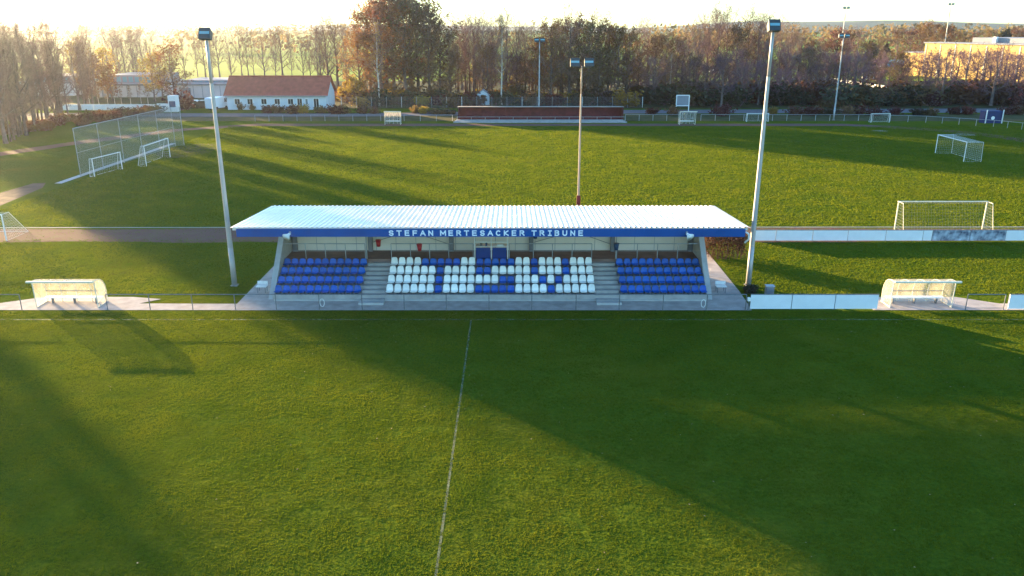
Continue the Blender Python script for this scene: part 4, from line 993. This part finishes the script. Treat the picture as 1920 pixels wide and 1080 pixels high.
for i in range(34):
    px = -20+i*9.5; x, y = gnd(px, 250-px*.13+U(-6,6)); plant(('b_brown','b_red','b_brown')[i % 3], px, y, H=U(1.0,1.8), wide=U(1.2,1.7), grp='shrubs under the left grove'+str(i%3 == 1), desc='dark red shrub at the foot of the left grove' if i % 3 == 1 else 'brown shrub at the foot of the left grove')
for (grp, desc), lst in placed.items():
    lst.sort(key=lambda a: a[0])
    for i, (_, o) in enumerate(lst):
        if len(lst) == 1: o['label'] = desc
        else:
            o['label'] = f'{desc}, {ordn(i)} from the left'; o['group'] = grp.replace('b_','').strip()
            if 'outside' in grp: o['label'] = desc
# far woods (one mass)
rng = random.Random(9); mb = MB()
def belt(x0, x1, Y0_, Y1_, n, h0, h1):
    for i in range(n):
        x = rng.uniform(x0,x1); y = rng.uniform(Y0_,Y1_); h = rng.uniform(h0,h1)
        for k in range(22):
            c = Vector((x+rng.gauss(0,h*.28), y+rng.gauss(0,h*.28), h*rng.uniform(.25,1)*(1-.0)))
            a = rv(rng)*h*.10; b = a.orthogonal().normalized()*h*.10; mb.quad(c-a,c-b,c+a,c+b)
belt(60,900,420,560,170,9,15); belt(40,500,330,380,80,8,13); belt(-900,-120,900,1100,160,10,16); belt(300,1400,900,1100,200,10,18); belt(-200,150,420,520,60,8,13); belt(120,700,640,760,140,10,16)
tag(mb.build('woods', M['leaf_brown']), kind='stuff')

# hedge right of the stand
rng = random.Random(4); t = thing('hedge', (15.0,54.6,0), 'clipped red and yellow autumn hedge right of the stand', 'hedge')
mb = MB(); st_ = MB()
for i in range(5200):
    u = rng.uniform(-1,1); v = rng.uniform(-1,1); w = rng.random()**.6
    c = Vector((15.0+1.55*u+.05*math.sin(9*w), 54.75+.85*v, .08+1.75*w)); c += rv(rng)*.06
    if abs(u) < .8 and abs(v) < .7 and w < .85 and rng.random() < .7: continue
    a = rv(rng)*rng.uniform(.04,.08); b = a.orthogonal().normalized()*a.length*.8; mb.quad(c-a,c-b,c+a,c+b)
for i in range(70):
    p = Vector((15+rng.uniform(-1.4,1.4),54.75+rng.uniform(-.7,.7),0)); st_.tube(p,p+Vector((rng.uniform(-.2,.2),rng.uniform(-.2,.2),1.7)),.015,.006,3,False)
mb.build('foliage', M['hedge'], t); st_.build('stems', M['twig_dark'], t)
# low shrub at the foot of the right mast
r_ = plant('b_green', 1392, 46.9, H=.45, wide=1.6, grp='mast shrub', desc='x', X=14.75); r_['label'] = 'low green shrub at the foot of the right mast'
# chain link fence behind the shelter
t = thing('mesh_fence', (-34,162.5,0), 'grey wire mesh fence along the wood behind the maroon shelter', 'fence'); mb = MB()
net_quad(mb, (-34,162.5,.05),(26,162.5,.05),(26,162.5,2.0),(-34,162.5,2.0), 200, 10, .008); mb.build('mesh_panel', M['steel'], t)
for i in range(21):
    mb = MB(); mb.tube((-34+i*3,162.5,0),(-34+i*3,162.5,2.1),.045,.045,6); mb.build('post', M['white'] if i % 4 == 0 else M['steel'], t)
# grass blades standing in the turf (one object nobody could count)
import numpy as np
def turf(zones):
    rs = np.random.RandomState(3); V = []
    gx = rs.rand(64,64)
    def vnoise(x, y, sc):
        u = x*sc % 64; v = y*sc % 64; i = u.astype(int); j = v.astype(int); fu = u-i; fv = v-j; i1 = (i+1) % 64; j1 = (j+1) % 64
        return (gx[i,j]*(1-fu)+gx[i1,j]*fu)*(1-fv)+(gx[i,j1]*(1-fu)+gx[i1,j1]*fu)*fv
    for (ya, yb, dens, h, w, test) in zones:
        wmax = .66*(yb*.95+6); n = int((yb-ya)*2*wmax*dens)
        y = ya+(yb-ya)*rs.rand(n); x = (rs.rand(n)*2-1)*wmax; k = np.abs(x) < .66*(y*.95+6)
        x = x[k]; y = y[k]
        c = .6*vnoise(x,y,1.7)+.4*vnoise(x+13,y+7,4.1); k = rs.rand(len(x)) < np.clip((c-.05)*2.4,.5,1)
        k &= test(x,y); x = x[k]; y = y[k]; c = c[k]
        for b in range(3):
            m = len(x); az = rs.rand(m)*6.283; hh = h*(.45+.9*c)*(.6+.8*rs.rand(m)); ww = w*(.6+.8*rs.rand(m))
            ox = x+rs.randn(m)*w*.8; oy = y+rs.randn(m)*w*.8; ln = hh*.7*rs.randn(m); lz = rs.rand(m)*6.283
            P = np.zeros((m,3,3)); P[:,0] = np.stack([ox-np.cos(az)*ww/2,oy-np.sin(az)*ww/2,np.zeros(m)],1); P[:,1] = np.stack([ox+np.cos(az)*ww/2,oy+np.sin(az)*ww/2,np.zeros(m)],1)
            P[:,2] = np.stack([ox+np.cos(lz)*ln,oy+np.sin(lz)*ln,hh],1); V.append(P.reshape(-1,3))
    V = np.concatenate(V).astype(np.float32); n = len(V)//3
    me = bpy.data.meshes.new('grass'); me.vertices.add(len(V)); me.vertices.foreach_set('co', V.ravel())
    me.loops.add(len(V)); me.loops.foreach_set('vertex_index', np.arange(len(V), dtype=np.int32))
    me.polygons.add(n); me.polygons.foreach_set('loop_start', np.arange(n, dtype=np.int32)*3)
    me.materials.append(M['blade']); me.update(calc_edges=True); me.validate()
    o = bpy.data.objects.new('grass', me); C.objects.link(o); tag(o, kind='stuff')
M['blade'] = mat('grass_blade', (0.098,0.148,0.008), .8, .1, .35, transl=.5, spec=.03, col2=(0.165,0.185,0.011), detail=6)
rs_ = np.random.RandomState(5)
line_ = lambda x, y: ((np.abs(x+2.3) > .055) | (rs_.rand(len(x)) < .35)) & ((np.abs(y-42.11) > .06) | (rs_.rand(len(x)) < .3))
turf([(17.5,30,360,.028,.023,line_),(30,43.5,230,.033,.029,line_),
      (46.4,58.8,85,.055,.045,lambda x,y: ((x < -16.6) | (x > 14.5)) & ((np.abs(x-15) > 1.9) | (y < 53.6) | (y > 56))),
      (58.9,63.3,60,.05,.045,lambda x,y: rs_.rand(len(x)) < np.where((y < 59.7) | (y > 62.7), .55, .10)),
      (63.9,131.5,34,.075,.07,lambda x,y: (x > -46))])
# fallen leaves
rng = random.Random(15); mb = MB()
for i in range(150):
    y = 18+26*rng.random()**.8; x = rng.uniform(-.66,.66)*(y+6); s = rng.uniform(.03,.055); a = rng.uniform(0,3)
    mb.quad((x-s*math.cos(a),y-s*math.sin(a),.02),(x+s*.6*math.sin(a),y-s*.6*math.cos(a),.035),(x+s*math.cos(a),y+s*math.sin(a),.02),(x-s*.6*math.sin(a),y+s*.6*math.cos(a),.03))
M['fallen'] = mat('fallen_leaf', (0.30,0.23,0.11), .8, .4, 3)
tag(mb.build('leaves', M['fallen']), kind='stuff')

# ------------------------------------------------------------------ haze
HZ, HG = 0.00011, 0.82
mb = MB(); mb.box(-2990,2990,-350,2990,-1.5,60)
hz = mb.build('haze', bpy.data.materials.new('haze_air')); tag(hz, kind='stuff')
hm = hz.data.materials[0]; hm.use_nodes = True; N = hm.node_tree.nodes; N.remove(N["Principled BSDF"])
pv = N.new("ShaderNodeVolumePrincipled"); pv.inputs["Density"].default_value = HZ; pv.inputs["Anisotropy"].default_value = HG; pv.inputs["Color"].default_value = (.84,.90,1.0,1)
hm.node_tree.links.new(pv.outputs[0], N["Material Output"].inputs["Volume"])

for o in bpy.data.objects:
    if '_o' in o: del o['_o']
